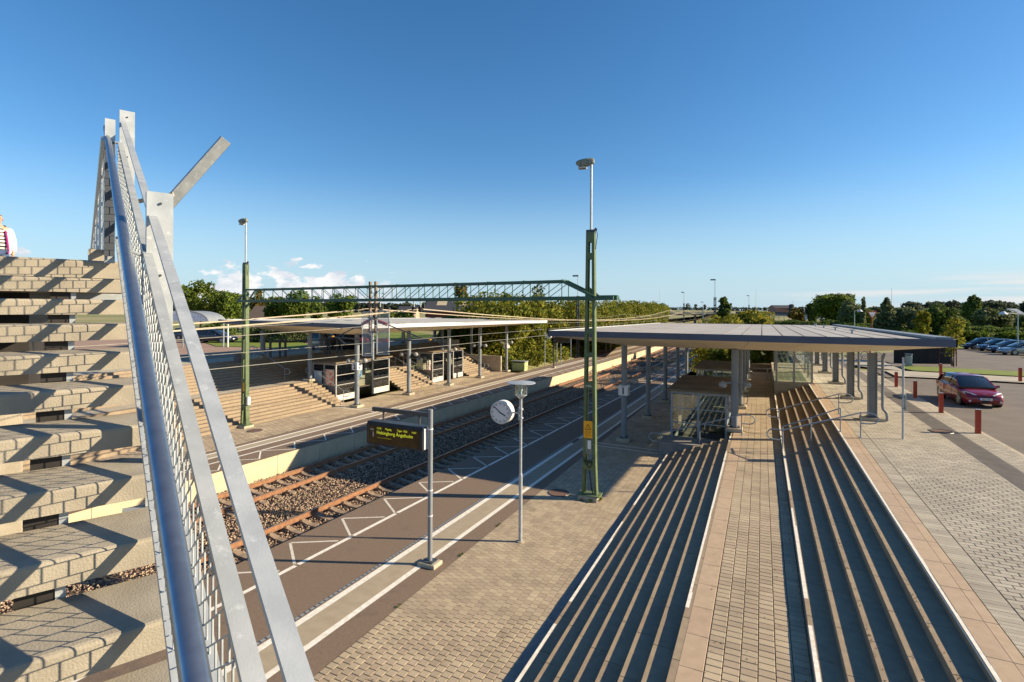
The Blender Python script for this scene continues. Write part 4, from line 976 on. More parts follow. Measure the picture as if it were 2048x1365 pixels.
# drop post between the tracks
sD = .519*GL; DPc = GP(sD, 0, 0)
RUSTP = mat('rusty_drop_post', (.28, .20, .14), (.16, .11, .08), rough=.8, scale=9)
dp = thing('drop_post', 'brown twin post hanging from the gantry between the tracks', 'drop post', DPc+Vector((0, 0, 4.4)))
for q in (-.2, .16): wb(MB().beam(DPc+gd*q+Vector((0, 0, 5.6 if q < 0 else 5.6)), DPc+gd*q+Vector((0, 0, 7.98)), .11, .09), dp, 'post', RUSTP)
wb(MB().beam(DPc+Vector((0, 0, 4.35))-gd*.02, DPc+Vector((0, 0, 5.7))-gd*.02, .09, .09), dp, 'post', GSTEEL)
for z in (5.65, 6.3, 6.95): wb(MB().beam(DPc-gd*.3+Vector((0, 0, z)), DPc+gd*.3+Vector((0, 0, z)), .06, .06), dp, 'clamp', DSTEEL)
NET = bpy.data.materials.new('fine_wire_net'); NET.use_nodes = True; _n, _l = NET.node_tree.nodes, NET.node_tree.links
_b = _n['Principled BSDF']; _b.inputs['Base Color'].default_value = (.45, .46, .46, 1); _o = _n['Material Output']; _tr = _n.new('ShaderNodeBsdfTransparent'); _mx = _n.new('ShaderNodeMixShader'); _mx.inputs[0].default_value = .42
_l.new(_tr.outputs[0], _mx.inputs[1]); _l.new(_b.outputs[0], _mx.inputs[2]); _l.new(_mx.outputs[0], _o.inputs[0])
for k, (px0, px1, pz0, pz1, nm) in enumerate(((725, 744, 712, 624, 'narrower left'), (754, 778, 709, 622, 'wider right'))):
    Yn = 23.2; A0, A1 = fromimg(px0, pz0, Yn), fromimg(px1, pz0, Yn); z0_, z1_ = A0.z, fromimg(px0, pz1, Yn).z
    nt = thing('safety_screen', f'{nm} wire net screen hanging beside the drop post', 'safety screen', A0, 0, 'net screens on the drop post')
    c = lambda p, z: Vector((p.x, p.y, z))
    for a, b in ((c(A0, z0_), c(A1, z0_)), (c(A0, z1_), c(A1, z1_)), (c(A0, z0_), c(A0, z1_)), (c(A1, z0_), c(A1, z1_)), (c(A0, (z0_+z1_)/2), c(A1, (z0_+z1_)/2))): wb(MB().beam(a, b, .035, .035), nt, 'frame_bar', GALV)
    wb(MB().add([c(A0, z0_), c(A1, z0_), c(A1, z1_), c(A0, z1_)], [(0, 1, 2, 3)]), nt, 'net', NET)
# cantilevers with red insulators
REDI = mat('red_insulator', (.45, .03, .035), rough=.4)
for sg, tc_, nm in ((1, T1, 'right'), (-1, T2, 'left')):
    ct = thing('cantilever_arm', f'{nm} contact wire bracket with red insulators on the drop post', 'cantilever', DPc+Vector((0, 0, 5.4)), 0, 'contact wire brackets')
    cx = tc_+D(19.3); tgt = lambda z, ex=0: Vector((cx+sg*ex, DPc.y+.1, z))
    top = DPc+Vector((0, 0, 6.25)); low = DPc+Vector((0, 0, 5.25)); end = tgt(5.42, .2)
    wb(MB().tube([top, end], .028, 8), ct, 'stay_tube', DSTEEL, smooth=True)
    wb(MB().tube([low, tgt(5.35, .9)], .03, 8), ct, 'registration_tube', DSTEEL, smooth=True)
    wb(MB().tube([top.lerp(end, .1), top.lerp(end, .3)], .075, 10), ct, 'insulator', REDI, smooth=True)
    e2 = tgt(5.35, .9); wb(MB().tube([low.lerp(e2, .1), low.lerp(e2, .26)], .075, 10), ct, 'insulator', REDI, smooth=True)
    wb(MB().tube([low.lerp(e2, .8), tgt(4.98, -.3)], .018, 6), ct, 'steady_arm', DSTEEL, smooth=True)
    wb(MB().box(cx+sg*.62-.05, cx+sg*.62+.05, DPc.y+.05, DPc.y+.15, 5.32, 5.39), ct, 'yellow_clamp', YEL)
WIRE = mat('contact_wire_copper', (.42, .40, .34), rough=.4, metal=.3); CABLE = mat('bleached_cable_sheath', (.62, .52, .38), (.52, .43, .31), rough=.7)
SUP = [(-31, 0), (19.3, 0), (70, 0), (120, 0), (170, 0), (215, 0)]
for c_, nm in ((T1, 'nearer'), (T2, 'farther')):
    for z_, sag, r_, wname, lb in ((4.98, 0, .010, 'contact_wire', 'contact wire'), (6.15, .45, .009, 'messenger_wire', 'upper carrying wire')):
        pts = []
        for i in range(len(SUP)-1):
            a, b = SUP[i][0], SUP[i+1][0]
            for k in range(8):
                u = a+(b-a)*k/8; f = k/8; pts.append((c_+D(u)+(.18 if i % 2 else -.18)*(1-2*f), u, z_-sag*4*f*(1-f)))
        o = MB().tube(pts, r_, 5).build(wname, WIRE); tag(o, f'{lb} above the {nm} track', 'wire', 'overhead line wires')
    for i in range(1, 3):
        a, b = SUP[i][0], SUP[i+1][0]
        m = MB()
        for k in (1, 3, 5, 7, 9, 11): u = a+(b-a)*k/12; f = k/12; m.cyl((c_+D(u), u, 4.98), (c_+D(u), u, 6.15-.45*4*f*(1-f)), .006, 4)
        o = m.build('dropper_wires', WIRE); tag(o, f'row of short dropper wires over the {nm} track, span {"near the gantry" if i == 1 else "beyond the far mast"}', 'droppers', kind='stuff')
for k, (o_, z_, nm) in enumerate(((-16.9, 6.72, 'first'), (-17.25, 6.72, 'second'), (-14.4, 6.72, 'third'), (-14.05, 6.72, 'fourth'))):
    pts = []
    for i in range(3):
        a, b = ((-31, 19.3), (19.3, 94), (94, 170))[i]
        for q in range(14): f = q/14; u = a+(b-a)*f; pts.append((o_+D(u), u, z_-(1.05 if i == 1 else .95)*4*f*(1-f)))
    o = MB().tube(pts, .011, 6).build('aerial_cable', CABLE); tag(o, f'{nm} from the left of four thick pale cables slung under the gantry', 'cable', 'pale aerial cables')
    i_ = thing('cable_hanger', f'black pulley hanger under the gantry holding the {nm} pale cable', 'insulator', (o_+D(19.3), 19.3+(.5 if k < 2 else -.2), 6.7), 0, 'cable hangers under the gantry')
    MB().cyl((-.07, 0, .0), (.07, 0, .0), .11, 12).build('pulley', BLACK, i_, smooth=True); MB().cyl((0, 0, 0), (0, 0, .38), .03, 8).build('hanger_rod', GALV, i_)
# masts further along the line
for k, (x, y, h, lh, lb) in enumerate(((-23.4, 70, 9, 11.8, 'dark mast in front of the long hedge on the left of the line'), (-7.2, 94, 9.3, 12.2, 'dark lattice mast with lamp rising behind the pale canopy roof'),
                                       (-19.5, 150, 9, 12, 'thin far mast with a lamp at the end of the hedge'), (-4, 190, 9, 12, 'tiny far mast to the right of the line near the road bridge'), (-19, 196, 8, 10, 'white post by the track near the road bridge'))):
    t = thing('line_mast', lb, 'mast', (x, y, -.3), 0, 'masts along the line')
    m = MB(); w = .16
    for s in (-1, 1): m.beam((s*w, 0, 0), (s*w*.8, 0, h), .09, .16)
    for q in range(9): z = .5+q*(h-.6)/8.5; m.beam((-w, 0, z), (w, 0, z+.5), .05, .1)
    m.build('lattice_post', DSTEEL if k < 4 else GALV, t); MB().cyl((0, 0, h), (0, 0, lh), .05, 8).build('lamp_pole', GALV, t)
    MB().frus(-.75, .1, -.16, .16, lh-.08, lh+.14, .05).build('lamp_head', GSTEEL, t)
    if k < 3: MB().beam((0, 0, 6.2), ((3.2 if x < -12 else -3.2), 0, 6.4), .06, .06).build('bracket_arm', DSTEEL, t)

# ------------------------------------------------------------------ display sign, clock lamp
t = thing('departure_display', 'dark departure board showing a yellow train time on a tall grey post, track 1', 'display sign', (-7.83, 11.37, 0))
MB().frus(-.26, .26, -.2, .2, 0, .10, .02).build('plinth', CONC, t)
m = MB().box(-.16, .16, -.14, .14, .10, .125); [m.cyl((x, y, .12), (x, y, .17), .015, 6) for x in (-.12, .12) for y in (-.1, .1)]; m.build('base_plate', DSTEEL, t)
MB().cyl((0, 0, .12), (0, 0, 4.08), .062, 20).build('post', GSTEEL, t, smooth=True)
m = MB()
for z in (1.28, 1.95, 3.55): m.cyl((0, 0, z), (0, 0, z+.03), .07, 16)
m.build('clamp_band', OFFW, t)
MB().beam((-.05, 0, 3.93), (-1.92, 0, 3.93), .09, .11).build('arm', DSTEEL, t)
m = MB(); [m.box(x-.02, x+.02, -.02, .02, 3.64, 3.88) for x in (-1.55, -.35)]; m.build('hanger', DSTEEL, t)
bx = MB(); prof = [(-.17, 3.0), (.17, 3.0), (.19, 3.06), (.19, 3.52), (.15, 3.62), (-.15, 3.62), (-.19, 3.52), (-.19, 3.06)]
bx.loft([[(x, y, z) for y, z in prof] for x in (-1.98, -1.95, -.15, -.12)]); bx.build('casing', mat('display_casing', (.035, .038, .045), rough=.35), t)
MB().box(-.118, -.085, -.15, .15, 3.04, 3.58).build('pale_end_cap', OFFW, t)
sc = MB().box(-1.88, -.22, -.200, -.192, 3.06, 3.53).build('screen', SCREEN, t)
for tx, sz, x, z, mt_ in (('15:38', .072, -1.62, 3.44, LED), ('Pågatåg', .072, -1.33, 3.44, LED), ('Tågnr 1750', .072, -.93, 3.44, LED), ('16:01', .072, -.46, 3.44, LED), ('Helsingborg Ängelholm', .128, -1.62, 3.31, LED),
                          ('Stannar ej vid Rydebäck', .05, -1.60, 3.20, mat('dim_led', (.1, .1, .01), emit=((.30, .28, .02), .3))), ('Spår', .07, -1.83, 3.40, OFFW), ('1', .2, -1.79, 3.22, OFFW)):
    text(tx, sz, mt_, 'lettering', sc, (x, -.2025, z), (math.pi/2, 0, 0), depth=.001)
t = thing('clock_lamp', 'round station clock and glass cylinder lamp on a slim galvanised post', 'clock post', (-6.27, 13.65, 0))
MB().cyl((0, 0, 0), (0, 0, .03), .11, 16).build('foot', CONC, t, smooth=True)
m = MB().cyl((0, 0, .02), (0, 0, 1.93), .055, 16); m.cyl((0, 0, 1.93), (0, 0, 1.99), .055, 16, .04); m.cyl((0, 0, 1.99), (0, 0, 4.16), .038, 16); m.build('post', GALV, t, smooth=True)
m = MB().cyl((0, 0, 4.14), (0, 0, 4.24), .06, 16, .17); m.cyl((0, 0, 4.235), (0, 0, 4.25), .175, 20); m.build('lamp_base', GALV, t, smooth=True)
MB().cyl((0, 0, 4.25), (0, 0, 4.58), .16, 24, cap=False).build('glass_cylinder', GLS, t, smooth=True)
m = MB(); [m.cyl((.165*math.cos(a), .165*math.sin(a), 4.25), (.165*math.cos(a), .165*math.sin(a), 4.59), .008, 6) for a in (0.5, 2.6, 4.7)]; m.build('guard_rod', GALV, t)
m = MB().cyl((0, 0, 4.26), (0, 0, 4.36), .03, 10); m.cyl((0, 0, 4.36), (0, 0, 4.54), .05, 10); m.build('bulb', OFFW, t, smooth=True)
m = MB().cyl((0, 0, 4.585), (0, 0, 4.60), .42, 40); m.cyl((0, 0, 4.60), (0, 0, 4.66), .42, 40, .02); m.build('disc_shade', GALV, t, smooth=True)
ck = Vector((-.60, 0, 3.70))
m = MB().box(-.27, -.04, -.02, .02, 3.69, 3.73); m.box(-.05, .05, -.06, .06, 3.55, 3.60); m.box(-.05, .05, -.06, .06, 3.80, 3.85); m.box(-.075, -.055, -.03, .03, 3.5, 3.9); m.build('clock_bracket', GALV, t)
cb = MB().cyl(ck+Vector((0, -.13, 0)), ck+Vector((0, .13, 0)), .335, 48); cb = cb.build('clock_case', OFFW, t, smooth=True)
fc = MB().cyl(ck+Vector((0, -.134, 0)), ck+Vector((0, -.138, 0)), .305, 48).build('clock_face', mat('clock_face', (.72, .72, .73), (.70, .70, .71), rough=.25), cb)
m = MB().cyl(ck+Vector((0, -.132, 0)), ck+Vector((0, -.141, 0)), .325, 48, cap=False)
for i in range(60):
    a = i*math.pi/30; big = i % 5 == 0; r0, r1, w = (.225, .285, .017) if big else (.268, .285, .006)
    d_ = Vector((math.sin(a), 0, math.cos(a))); m.beam(ck+d_*r0+Vector((0, -.140, 0)), ck+d_*r1+Vector((0, -.140, 0)), w, .003, up=(0, 1, 0))
m.build('hour_marks', BLACK, cb)
for a, r1, w in ((R(-50+360), .27, .022), (R(116), .19, .03)):
    d_ = Vector((math.sin(a), 0, math.cos(a))); MB().beam(ck-d_*.05+Vector((0, -.146, 0)), ck+d_*r1+Vector((0, -.146, 0)), w, .004, up=(0, 1, 0)).build('clock_hand', BLACK, cb)

# ------------------------------------------------------------------ cars
PAINTS = {}
def paint(n, c, metal=.3):
    if n not in PAINTS:
        m = bpy.data.materials.new(n); m.use_nodes = True; b = m.node_tree.nodes['Principled BSDF']; b.inputs['Base Color'].default_value = (*c, 1)
        b.inputs['Metallic'].default_value = metal; b.inputs['Roughness'].default_value = .32; b.inputs['Coat Weight'].default_value = .8; b.inputs['Coat Roughness'].default_value = .06
        PAINTS[n] = m
    return PAINTS[n]
def car(label, pnt, L=3.85, Wd=1.66, Hh=1.43, kind='hatch', detail=True, group=None):
    """front at -Y, local origin under the middle"""
    t = thing('parked_car' if kind != 'red' else 'hatchback_car', label, 'car', (0, 0, 0), 0, group)
    est = kind in ('estate', 'suv'); suv = False
    if kind == 'suv': Hh = 1.66
    hw = Wd/2; y0 = -L/2; g = .17 if not suv else .26
    # side profile: (y fraction, sill z, belt z, roof z or None, half-width scale)
    bl = .86 if not suv else 1.02; k = Hh/1.43
    st_ = [(0.0, .30, .46, .70), (.012, .22, .56, .84), (.04, .19, .645, .92), (.10, .18, .715, .965), (.18, .18, .77, .99), (.26, .18, .845*k, 1.0), (.36, .18, .885*k, 1.0), (.5, .18, .90*k, 1.0), (.66, .18, .92*k, 1.0), (.82, .18, .94*k, .995), (.93, .2, .93*k, .97), (.985, .26, .88*k, .90), (1.0, .34, .74*k, .82)]
    rings = []
    for f, zl_, zb, w in st_:
        y = y0+L*f; x = hw*w; mid = zl_+(zb-zl_)*.55
        rings.append([(-x*.90, y, zl_), (-x*.985, y, zl_+.1), (-x, y, mid), (-x*.975, y, zb-.06), (-x*.90, y, zb), (-x*.5, y, zb+.028), (0, y, zb+.038), (x*.5, y, zb+.028), (x*.90, y, zb), (x*.975, y, zb-.06), (x, y, mid), (x*.985, y, zl_+.1), (x*.90, y, zl_), (0, y, zl_-.01)])
    MB().loft(rings).build('body', pnt, t, smooth=True)
    # cabin
    ye = {'hatch': .94, 'red': .94, 'estate': .985, 'suv': .985, 'saloon': .86}[kind]
    ca = [(.235, .80*k, .0), (.29, .90*k, .0), (.43, Hh-.05, .75), (.50, Hh, .82), (.62, Hh+.005, .84), (.78, Hh-.03, .82), (ye-.06, Hh-.12 if kind != 'saloon' else Hh-.10, .78), (ye, .92*k, .0)]
    zb = .88*k
    def ring(f, zt):
        y = y0+L*f; h = max(0, (zt-zb)/(Hh-zb)); xt = hw*(.90-.20*h); xb = hw*.925
        return [(-xb, y, zb-.03), (-xb*.985, y, zb+.02), (-xt, y, max(zt-.05, zb+.03)), (-xt*.88, y, max(zt, zb+.04)), (0, y, max(zt+.025, zb+.05)), (xt*.88, y, max(zt, zb+.04)), (xt, y, max(zt-.05, zb+.03)), (xb*.985, y, zb+.02), (xb, y, zb-.03)]
    gl = [(.225, zb-.02), (.415, Hh-.045), (.50, Hh-.004), (.64, Hh+.0), (.80, Hh-.035 if not (est or suv) else Hh-.01), (ye-.075 if not (est or suv) else ye-.04, Hh-.11 if not (est or suv) else Hh-.04), (ye, zb+.03)]
    R_ = [ring(f, z) for f, z in gl]; glass_ = MB().loft(R_, closed=False).build('windows', DGLS, t, smooth=True)
    # painted roof and pillars, proud of the glass
    def off(p, e=.008): c = Vector((0, p[1], zb+.1)); v = Vector(p); return v+(v-c).normalized()*e
    m = MB(); 
    for i in range(1, len(R_)-2):
        a, b = R_[i], R_[i+1]; m.add([off(a[2], .012)]+[off(a[j], .012) for j in (3, 4, 5, 6)]+[off(b[j], .012) for j in (6, 5, 4, 3, 2)], [(0, 1, 8, 9), (1, 2, 7, 8), (2, 3, 6, 7), (3, 4, 5, 6)])
    m.build('roof', pnt, t, smooth=True)
    def bar(p, q, w=.045): m2.beam(off(p, .008), off(q, .008), w, .02)
    m2 = MB()
    for j in (2, 6):
        lo = 1 if j == 2 else 7
        bar(R_[0][lo], R_[1][j], .05); 
        a = Vector(R_[2][lo]).lerp(Vector(R_[3][lo]), .3); b = Vector(R_[2][j]).lerp(Vector(R_[3][j]), .2); bar(a, b, .06)
        a = Vector(R_[4][lo]); b = Vector(R_[4][j]); bar(a, b, .08); bar(R_[-1][lo], R_[-2][j], .10)
        bar(R_[-1][lo], R_[4][lo], .04)
    bar(R_[-2][3], R_[-2][5], .05)
    m2.build('pillars', pnt, t, smooth=False)
    for s in (-1, 1):
        for f in (.185, .815):
            y = y0+L*f; r_ = .295 if not suv else .36
            w = MB().cyl((s*(hw-.20), y, r_), (s*(hw-.015), y, r_), r_, 24).build('wheel', RUBB, t, smooth=True)
            m3 = MB().cyl((s*(hw-.02), y, r_), (s*(hw-.005), y, r_), r_*.30, 12)
            for q in range(7): a = q*2*math.pi/7; m3.beam((s*(hw-.012), y, r_), (s*(hw-.012), y+math.cos(a)*r_*.62, r_+math.sin(a)*r_*.62), .07, .02, up=(1, 0, 0)) 
            m3.tube([(s*(hw-.012), y+math.cos(a)*r_*.66, r_+math.sin(a)*r_*.66) for a in np.linspace(0, 2*math.pi, 21)], .018, 5)
            m3.build('rim', RIM, w)
            MB().cyl((s*(hw-.24), y, r_+.02), (s*(hw-.004), y, r_+.02), r_+.045, 24).build('wheel_arch', BLACK, t, smooth=True)
    for o in list(t.children):       # arches sit just inside the flank so only a dark crescent shows
        if o.name.startswith('wheel_arch'): o.scale = (.996, 1, 1)
    fw = .60
    for s in (-1, 1):
        pts = [(s*hw*.36, y0+.10, .60), (s*hw*.62, y0+.115, .56), (s*hw*.88, y0+.22, .60), (s*hw*.93, y0+.44, .705), (s*hw*.82, y0+.36, .725), (s*hw*.60, y0+.22, .69)]
        vs_ = [Vector(p)+Vector((0, -.035, .02)) for p in pts]+[Vector(p)+Vector((0, .08, -.06)) for p in pts]; n_ = 6
        MB().add(vs_, [tuple(range(n_)), tuple(range(2*n_-1, n_-1, -1))]+[(i, (i+1) % n_, n_+(i+1) % n_, n_+i) for i in range(n_)]).build('headlight', LENS, t)
        yb = y0+L
        MB().frus(min(s*hw*.74, s*hw*.945), max(s*hw*.74, s*hw*.945), yb-.30, yb-.10, .70*k, .89*k, .02).build('tail_light', RLENS, t)
        rings2 = [[(s*(hw-.01+x), y0+L*.315+yy, .93*k+zz) for yy, zz in ((-.05*q, -.05*q), (.06*q, -.05*q), (.07*q, .05*q), (-.03*q, .07*q))] for x, q in ((0, .5), (.08, 1), (.17, 1), (.2, .6))]
        MB().loft(rings2).build('mirror', pnt, t, smooth=True)
    MB().loft([[(x, y0+.02+abs(x)**2*.10-.022, z) for x in np.linspace(-.60, .60, 9)]+[(x, y0+.05+abs(x)**2*.10, z) for x in np.linspace(.60, -.60, 9)] for z in (.25, .38)]).build('lower_grille', BLACK, t)
    MB().loft([[(x, y0+.035+abs(x)**2*.10-.03, z) for x in np.linspace(-.36, .36, 7)]+[(x, y0+.07, z) for x in np.linspace(.36, -.36, 7)] for z in (.50, .56)]).build('upper_grille', BLACK, t)
    pl_ = MB().box(-.26, .26, y0-.035, y0-.015, .38, .49).build('number_plate', OFFW, t)
    if kind == 'red':
        MB().box(-.26, -.215, y0-.038, y0-.0345, .38, .49).build('blue_band', mat('plate_blue', (.02, .08, .4)), pl_)
        text('SRZ 946', .10, BLACK, 'plate_lettering', pl_, (.02, y0-.037, .40), (math.pi/2, 0, 0), 'CENTER')
        m = MB(); c = Vector((0, y0+.09, .66)); m.tube([c+Vector((-.09, 0, .03)), c+Vector((-.03, -.01, -.02)), c+Vector((0, -.01, .045)), c+Vector((.03, -.01, -.02)), c+Vector((.09, 0, .03))], .012, 6); m.tube([c+Vector((-.04, 0, -.04)), c+Vector((.04, 0, -.04))], .010, 6); m.build('badge', CHROM, t)
        for s in (-1, 1): MB().cyl((s*.60, y0+.03, .32), (s*.60, y0+.0, .32), .05, 12).build('fog_light', LENS, t)
        m = MB().tube([(-.45, y0+.86, .90), (.0, y0+.95, .97)], .008, 5); m.tube([(.15, y0+.84, .90), (.55, y0+.97, .96)], .008, 5); m.build('wiper', BLACK, t)
        for s in (-1, 1):
            m = MB()
            for z0_, z1_, yy in ((.30, .86, .40), (.30, .88, .66)): m.box(s*(hw+.001)-.003, s*(hw+.001)+.003, y0+L*yy, y0+L*yy+.012, z0_, z1_)
            m.build('door_seam', BLACK, t); MB().box(s*(hw+.006)-.006, s*(hw+.006)+.006, y0+L*.585, y0+L*.585+.16, .76, .79).build('door_handle', pnt, t)
            MB().box(s*(hw+.006)-.008, s*(hw+.006)+.008, y0+L*.30, y0+L*.70, .47, .52).build('rub_strip', pnt, t)
    return t
rc = car('dark red hatchback facing the camera on the road beside the plaza bollards', paint('dark_red_paint', (.23, .003, .014), .1), kind='red')
rc.location = (9.68, 34.75, 2.0); rc.rotation_euler = (0, 0, R(4))
# faint driver-side items are left to the dark glass
hd = Vector((-.97, .22)); hw_ = uvp(hd.x, hd.y); ang = math.atan2(hw_.y, hw_.x)+math.pi/2
for px, Y, c, L_, lb in ((1926, 65.5, (.012, .02, .06), 4.3, 'dark blue car at the left end of the parked row on the right'), (1957, 62.6, (.03, .045, .09), 4.2, 'slate blue car, second from the left in the parked row on the right'),
                         (1979, 60.0, (.015, .025, .08), 4.5, 'dark blue estate, third in the parked row on the right'), (2001, 57.2, (.32, .34, .36), 4.6, 'silver car at the right edge of the parked row')):
    q = place(px, Y, 2.02); c_ = car(lb, paint('paint_'+lb[:14], c, .5), L=L_, Wd=1.75, kind='estate' if 'estate' in lb else 'hatch', group='cars parked in a row on the right'); c_.location = q+Vector((hw_.x, hw_.y, 0))*(-L_/2); c_.rotation_euler = (0, 0, ang)
for px, Y, c, kd, lb in ((654, 48.6, (.42, .37, .31), 'suv', 'beige off-road car seen from behind between the canopy columns'), (688, 50.5, (.10, .10, .10), 'estate', 'dark grey car parked in the middle behind the opposite steps'),
                         (718, 49.0, (.02, .02, .025), 'estate', 'black car with lit red tail lamps right of the parked trio')):
    q = place(px, Y, 3.0); c_ = car(lb, paint('paint_'+lb[:10], c, .4), L=4.4, Wd=1.78, kind=kd, group='cars parked behind the opposite steps'); c_.location = q; c_.rotation_euler = (0, 0, R(200))
for px, Y, lb, az in ((428, 56.5, 'dark blue estate on the lawn edge at the far left, nearer of two', 0), (392, 60.5, 'dark blue car half hidden by the railing at the far left', 0)):
    q = place(px, Y, 3.0); c_ = car(lb, paint('paint_navy', (.008, .014, .045), .3), L=4.7, Wd=1.78, kind='estate', group='dark cars at the far left'); c_.location = q; hq = uvp(1, -.1); c_.rotation_euler = (0, 0, math.atan2(hq.y, hq.x)+math.pi/2)

# ------------------------------------------------------------------ small things on the plaza
def bollard(px, py, lb, h=.9, z=2.1):
    X, Y_ = None, None
    a = px-1024; b = py-620-a*.00436; Y = 1040*(ZC-z)/b; q = uvp(a/1040*Y, Y, z-.002)
    t = thing('bollard', lb, 'bollard', q, 0, 'red bollards round the plaza'); MB().frus(-.075, .075, -.075, .075, 0, h, .012).build('bollard_post', BOLL, t)
    MB().box(-.08, .08, -.08, .08, h+.001, h+.012).build('steel_cap', GALV, t); return t
for px, py, lb in ((1957, 867, 'red bollard nearest the camera, in front of the red car'), (1883, 826, 'red bollard overlapping the rear of the red car'), (1831, 796, 'red bollard standing left of the red car'),
                   (1793, 774, 'red bollard behind the slim grey sign post'), (1882, 753, 'red bollard at the edge of the grass strip'), (2041, 763, 'red bollard at the right edge of the picture')): bollard(px, py, lb)
t = thing('sign_post', 'slim grey post with a small pale sign box on the plaza', 'sign post', (4.58, 22.98, 2.1)); MB().cyl((0, 0, 0), (0, 0, 2.95), .035, 12).build('post', GALV, t, smooth=True)
MB().frus(.06, .10, -.02, .36, 1.02, 1.62, .01).build('sign_box', mat('pale_green_box', (.5, .54, .5)), t); m = MB(); [m.box(-.045, .08, -.045, .045, z, z+.03) for z in (1.1, 1.5)]; m.build('clamp', GSTEEL, t)
def bin_(q, lb, h=.9, c=mat('pale_bin', (.45, .48, .42))):
    t = thing('litter_bin', lb, 'litter bin', q, 0, 'litter bins'); MB().cyl((0, 0, 0), (0, 0, h*.85), .24, 16, .26).build('bin_body', c, t, smooth=True); MB().cyl((0, 0, h*.93), (0, 0, h), .28, 16).build('bin_lid', GSTEEL, t, smooth=True)
    m = MB(); [m.box(x-.015, x+.015, -.01, .01, h*.84, h*.94) for x in (-.2, .2)]; m.build('lid_support', GSTEEL, t)
bin_(place(1818, 44.3, 2.1), 'pale green litter bin in front of the dark shed', 1.0)
bin_(place(476, 35.5, 3.0), 'shaded litter bin at the top of the opposite steps', .8, DSTEEL)
t = thing('post_box_pole', 'thin red pole beside the second upper column', 'pole', (7.35, 47.1, 2.05)); MB().cyl((0, 0, 0), (0, 0, 2.6), .06, 10).build('pole', BOLL, t)
MB().frus(-.2, .2, -.1, .1, 2.2, 2.7, .03).build('red_box', BOLL, t)
t = thing('timber_shed', 'low dark shed with grooved walls behind the canopy corner', 'shed', (11, 57.6, 2.0)); DS = mat('dark_shed_board', (.018, .02, .02), (.012, .013, .013), rough=.7, vary=.2)
a = place(1788, 47.5, 2.05); b = place(1902, 46.6, 2.05); d_ = (b-a).normalized(); n_ = 26
for i in range(n_):
    p, q = a.lerp(b, i/n_), a.lerp(b, (i+.93)/n_); m = MB(); m.beam(Vector((p.x, p.y, 3.05)), Vector((q.x, q.y, 3.05)), .05, 2.1); wb(m, t, 'board', DS)
m = MB(); e = Vector((-d_.y, d_.x, 0))*2.2; m.add([a+Vector((0, 0, 2.12)), b+Vector((0, 0, 2.12)), b+e+Vector((0, 0, 2.12)), a+e+Vector((0, 0, 2.12)), a+Vector((0, 0, 2.2)), b+Vector((0, 0, 2.2)), b+e+Vector((0, 0, 2.2)), a+e+Vector((0, 0, 2.2))],
   [(3, 2, 1, 0), (4, 5, 6, 7), (0, 1, 5, 4), (1, 2, 6, 5), (2, 3, 7, 6), (3, 0, 4, 7)]); wb(m, t, 'roof', DS)
# bicycles by the glass screen
def bicycle(q, rz, lb, fc=(.3, .02, .02)):
    t = thing('bicycle', lb, 'bicycle', q, rz, 'bicycles parked behind the glass screen'); fm = paint('bike'+str(fc), fc, .1); 
    for x in (-.52, .52):
        m = MB(); m.tube([(x+.33*math.cos(a), 0, .34+.33*math.sin(a)) for a in np.linspace(0, 2*math.pi, 25)], .018, 6); w = m.build('wheel', RUBB, t, smooth=True)
        m = MB(); [m.cyl((x, 0, .34), (x+.32*math.cos(a), 0, .34+.32*math.sin(a)), .004, 4) for a in np.linspace(0, 5.8, 12)]; m.build('spokes', GALV, w)
    MB().tube([(.52, 0, .34), (.40, 0, .85), (-.12, 0, .82), (-.02, 0, .32), (-.52, 0, .34), (-.14, 0, .8)], .018, 6).build('frame', fm, t, smooth=True); MB().tube([(-.02, 0, .32), (.38, 0, .72)], .018, 6).build('down_tube', fm, t)
    MB().tube([(.40, 0, .85), (.37, 0, 1.0), (.3, -.25, 1.02)], .014, 6).build('handlebar', GSTEEL, t); MB().tube([(.37, 0, 1.0), (.3, .25, 1.02)], .014, 6).build('handlebar', GSTEEL, t); MB().frus(-.28, -.02, -.08, .08, .9, .95, .02).build('saddle', BLACK, t)
for px, Y, lb, c_ in ((1585, 47.5, 'red bicycle seen through the glass screen', (.4, .02, .03)), (1597, 49, 'black bicycle leaning beside the red one', (.02, .02, .02)), (1655, 50, 'pink and white bicycle between the far columns', (.45, .1, .12)), (1667, 48.5, 'dark bicycle at the third upper column', (.03, .03, .05)), (1730, 49, 'silver bicycle next to the red pole', (.35, .35, .36)), (1742, 50.5, 'grey bicycle right of the red pole', (.2, .2, .22))):
    bicycle(place(px, Y, 2.08), R(random.uniform(-30, 30)), lb, c_)
# far platform furniture
t = thing('grit_box', 'pale green grit bin at the end of the opposite platform', 'grit bin', place(1040, 57.6, 0.0)); GB = mat('lime_grit_box', (.50, .56, .25), (.42, .48, .2))
MB().loft([[(-.75, -.4, 0), (.75, -.4, 0), (.75, .4, 0), (-.75, .4, 0)], [(-.8, -.45, .85), (.8, -.45, .85), (.8, .45, .95), (-.8, .45, .95)]]).build('box', GB, t); MB().frus(-.85, .85, -.5, .5, .96, 1.06, .03).build('lid', GSTEEL, t)
def disp2(q):
    t = thing('departure_display', 'small far departure board in front of the long hedge', 'display sign', q); MB().cyl((0, 0, 0), (0, 0, 3.9), .07, 10).build('post', DSTEEL, t); MB().box(-.2, .2, -.2, .2, 0, .15).build('plinth', CONC, t)
    MB().beam((0, 0, 3.8), (2.0, 0, 3.8), .08, .1).build('arm', DSTEEL, t); c = MB().frus(.15, 2.1, -.15, .15, 2.95, 3.6, .04).build('casing', DSTEEL, t); MB().box(.3, 1.9, -.16, -.152, 3.05, 3.5).build('screen', SCREEN, c)
disp2(place(1108, 60.3, 0))
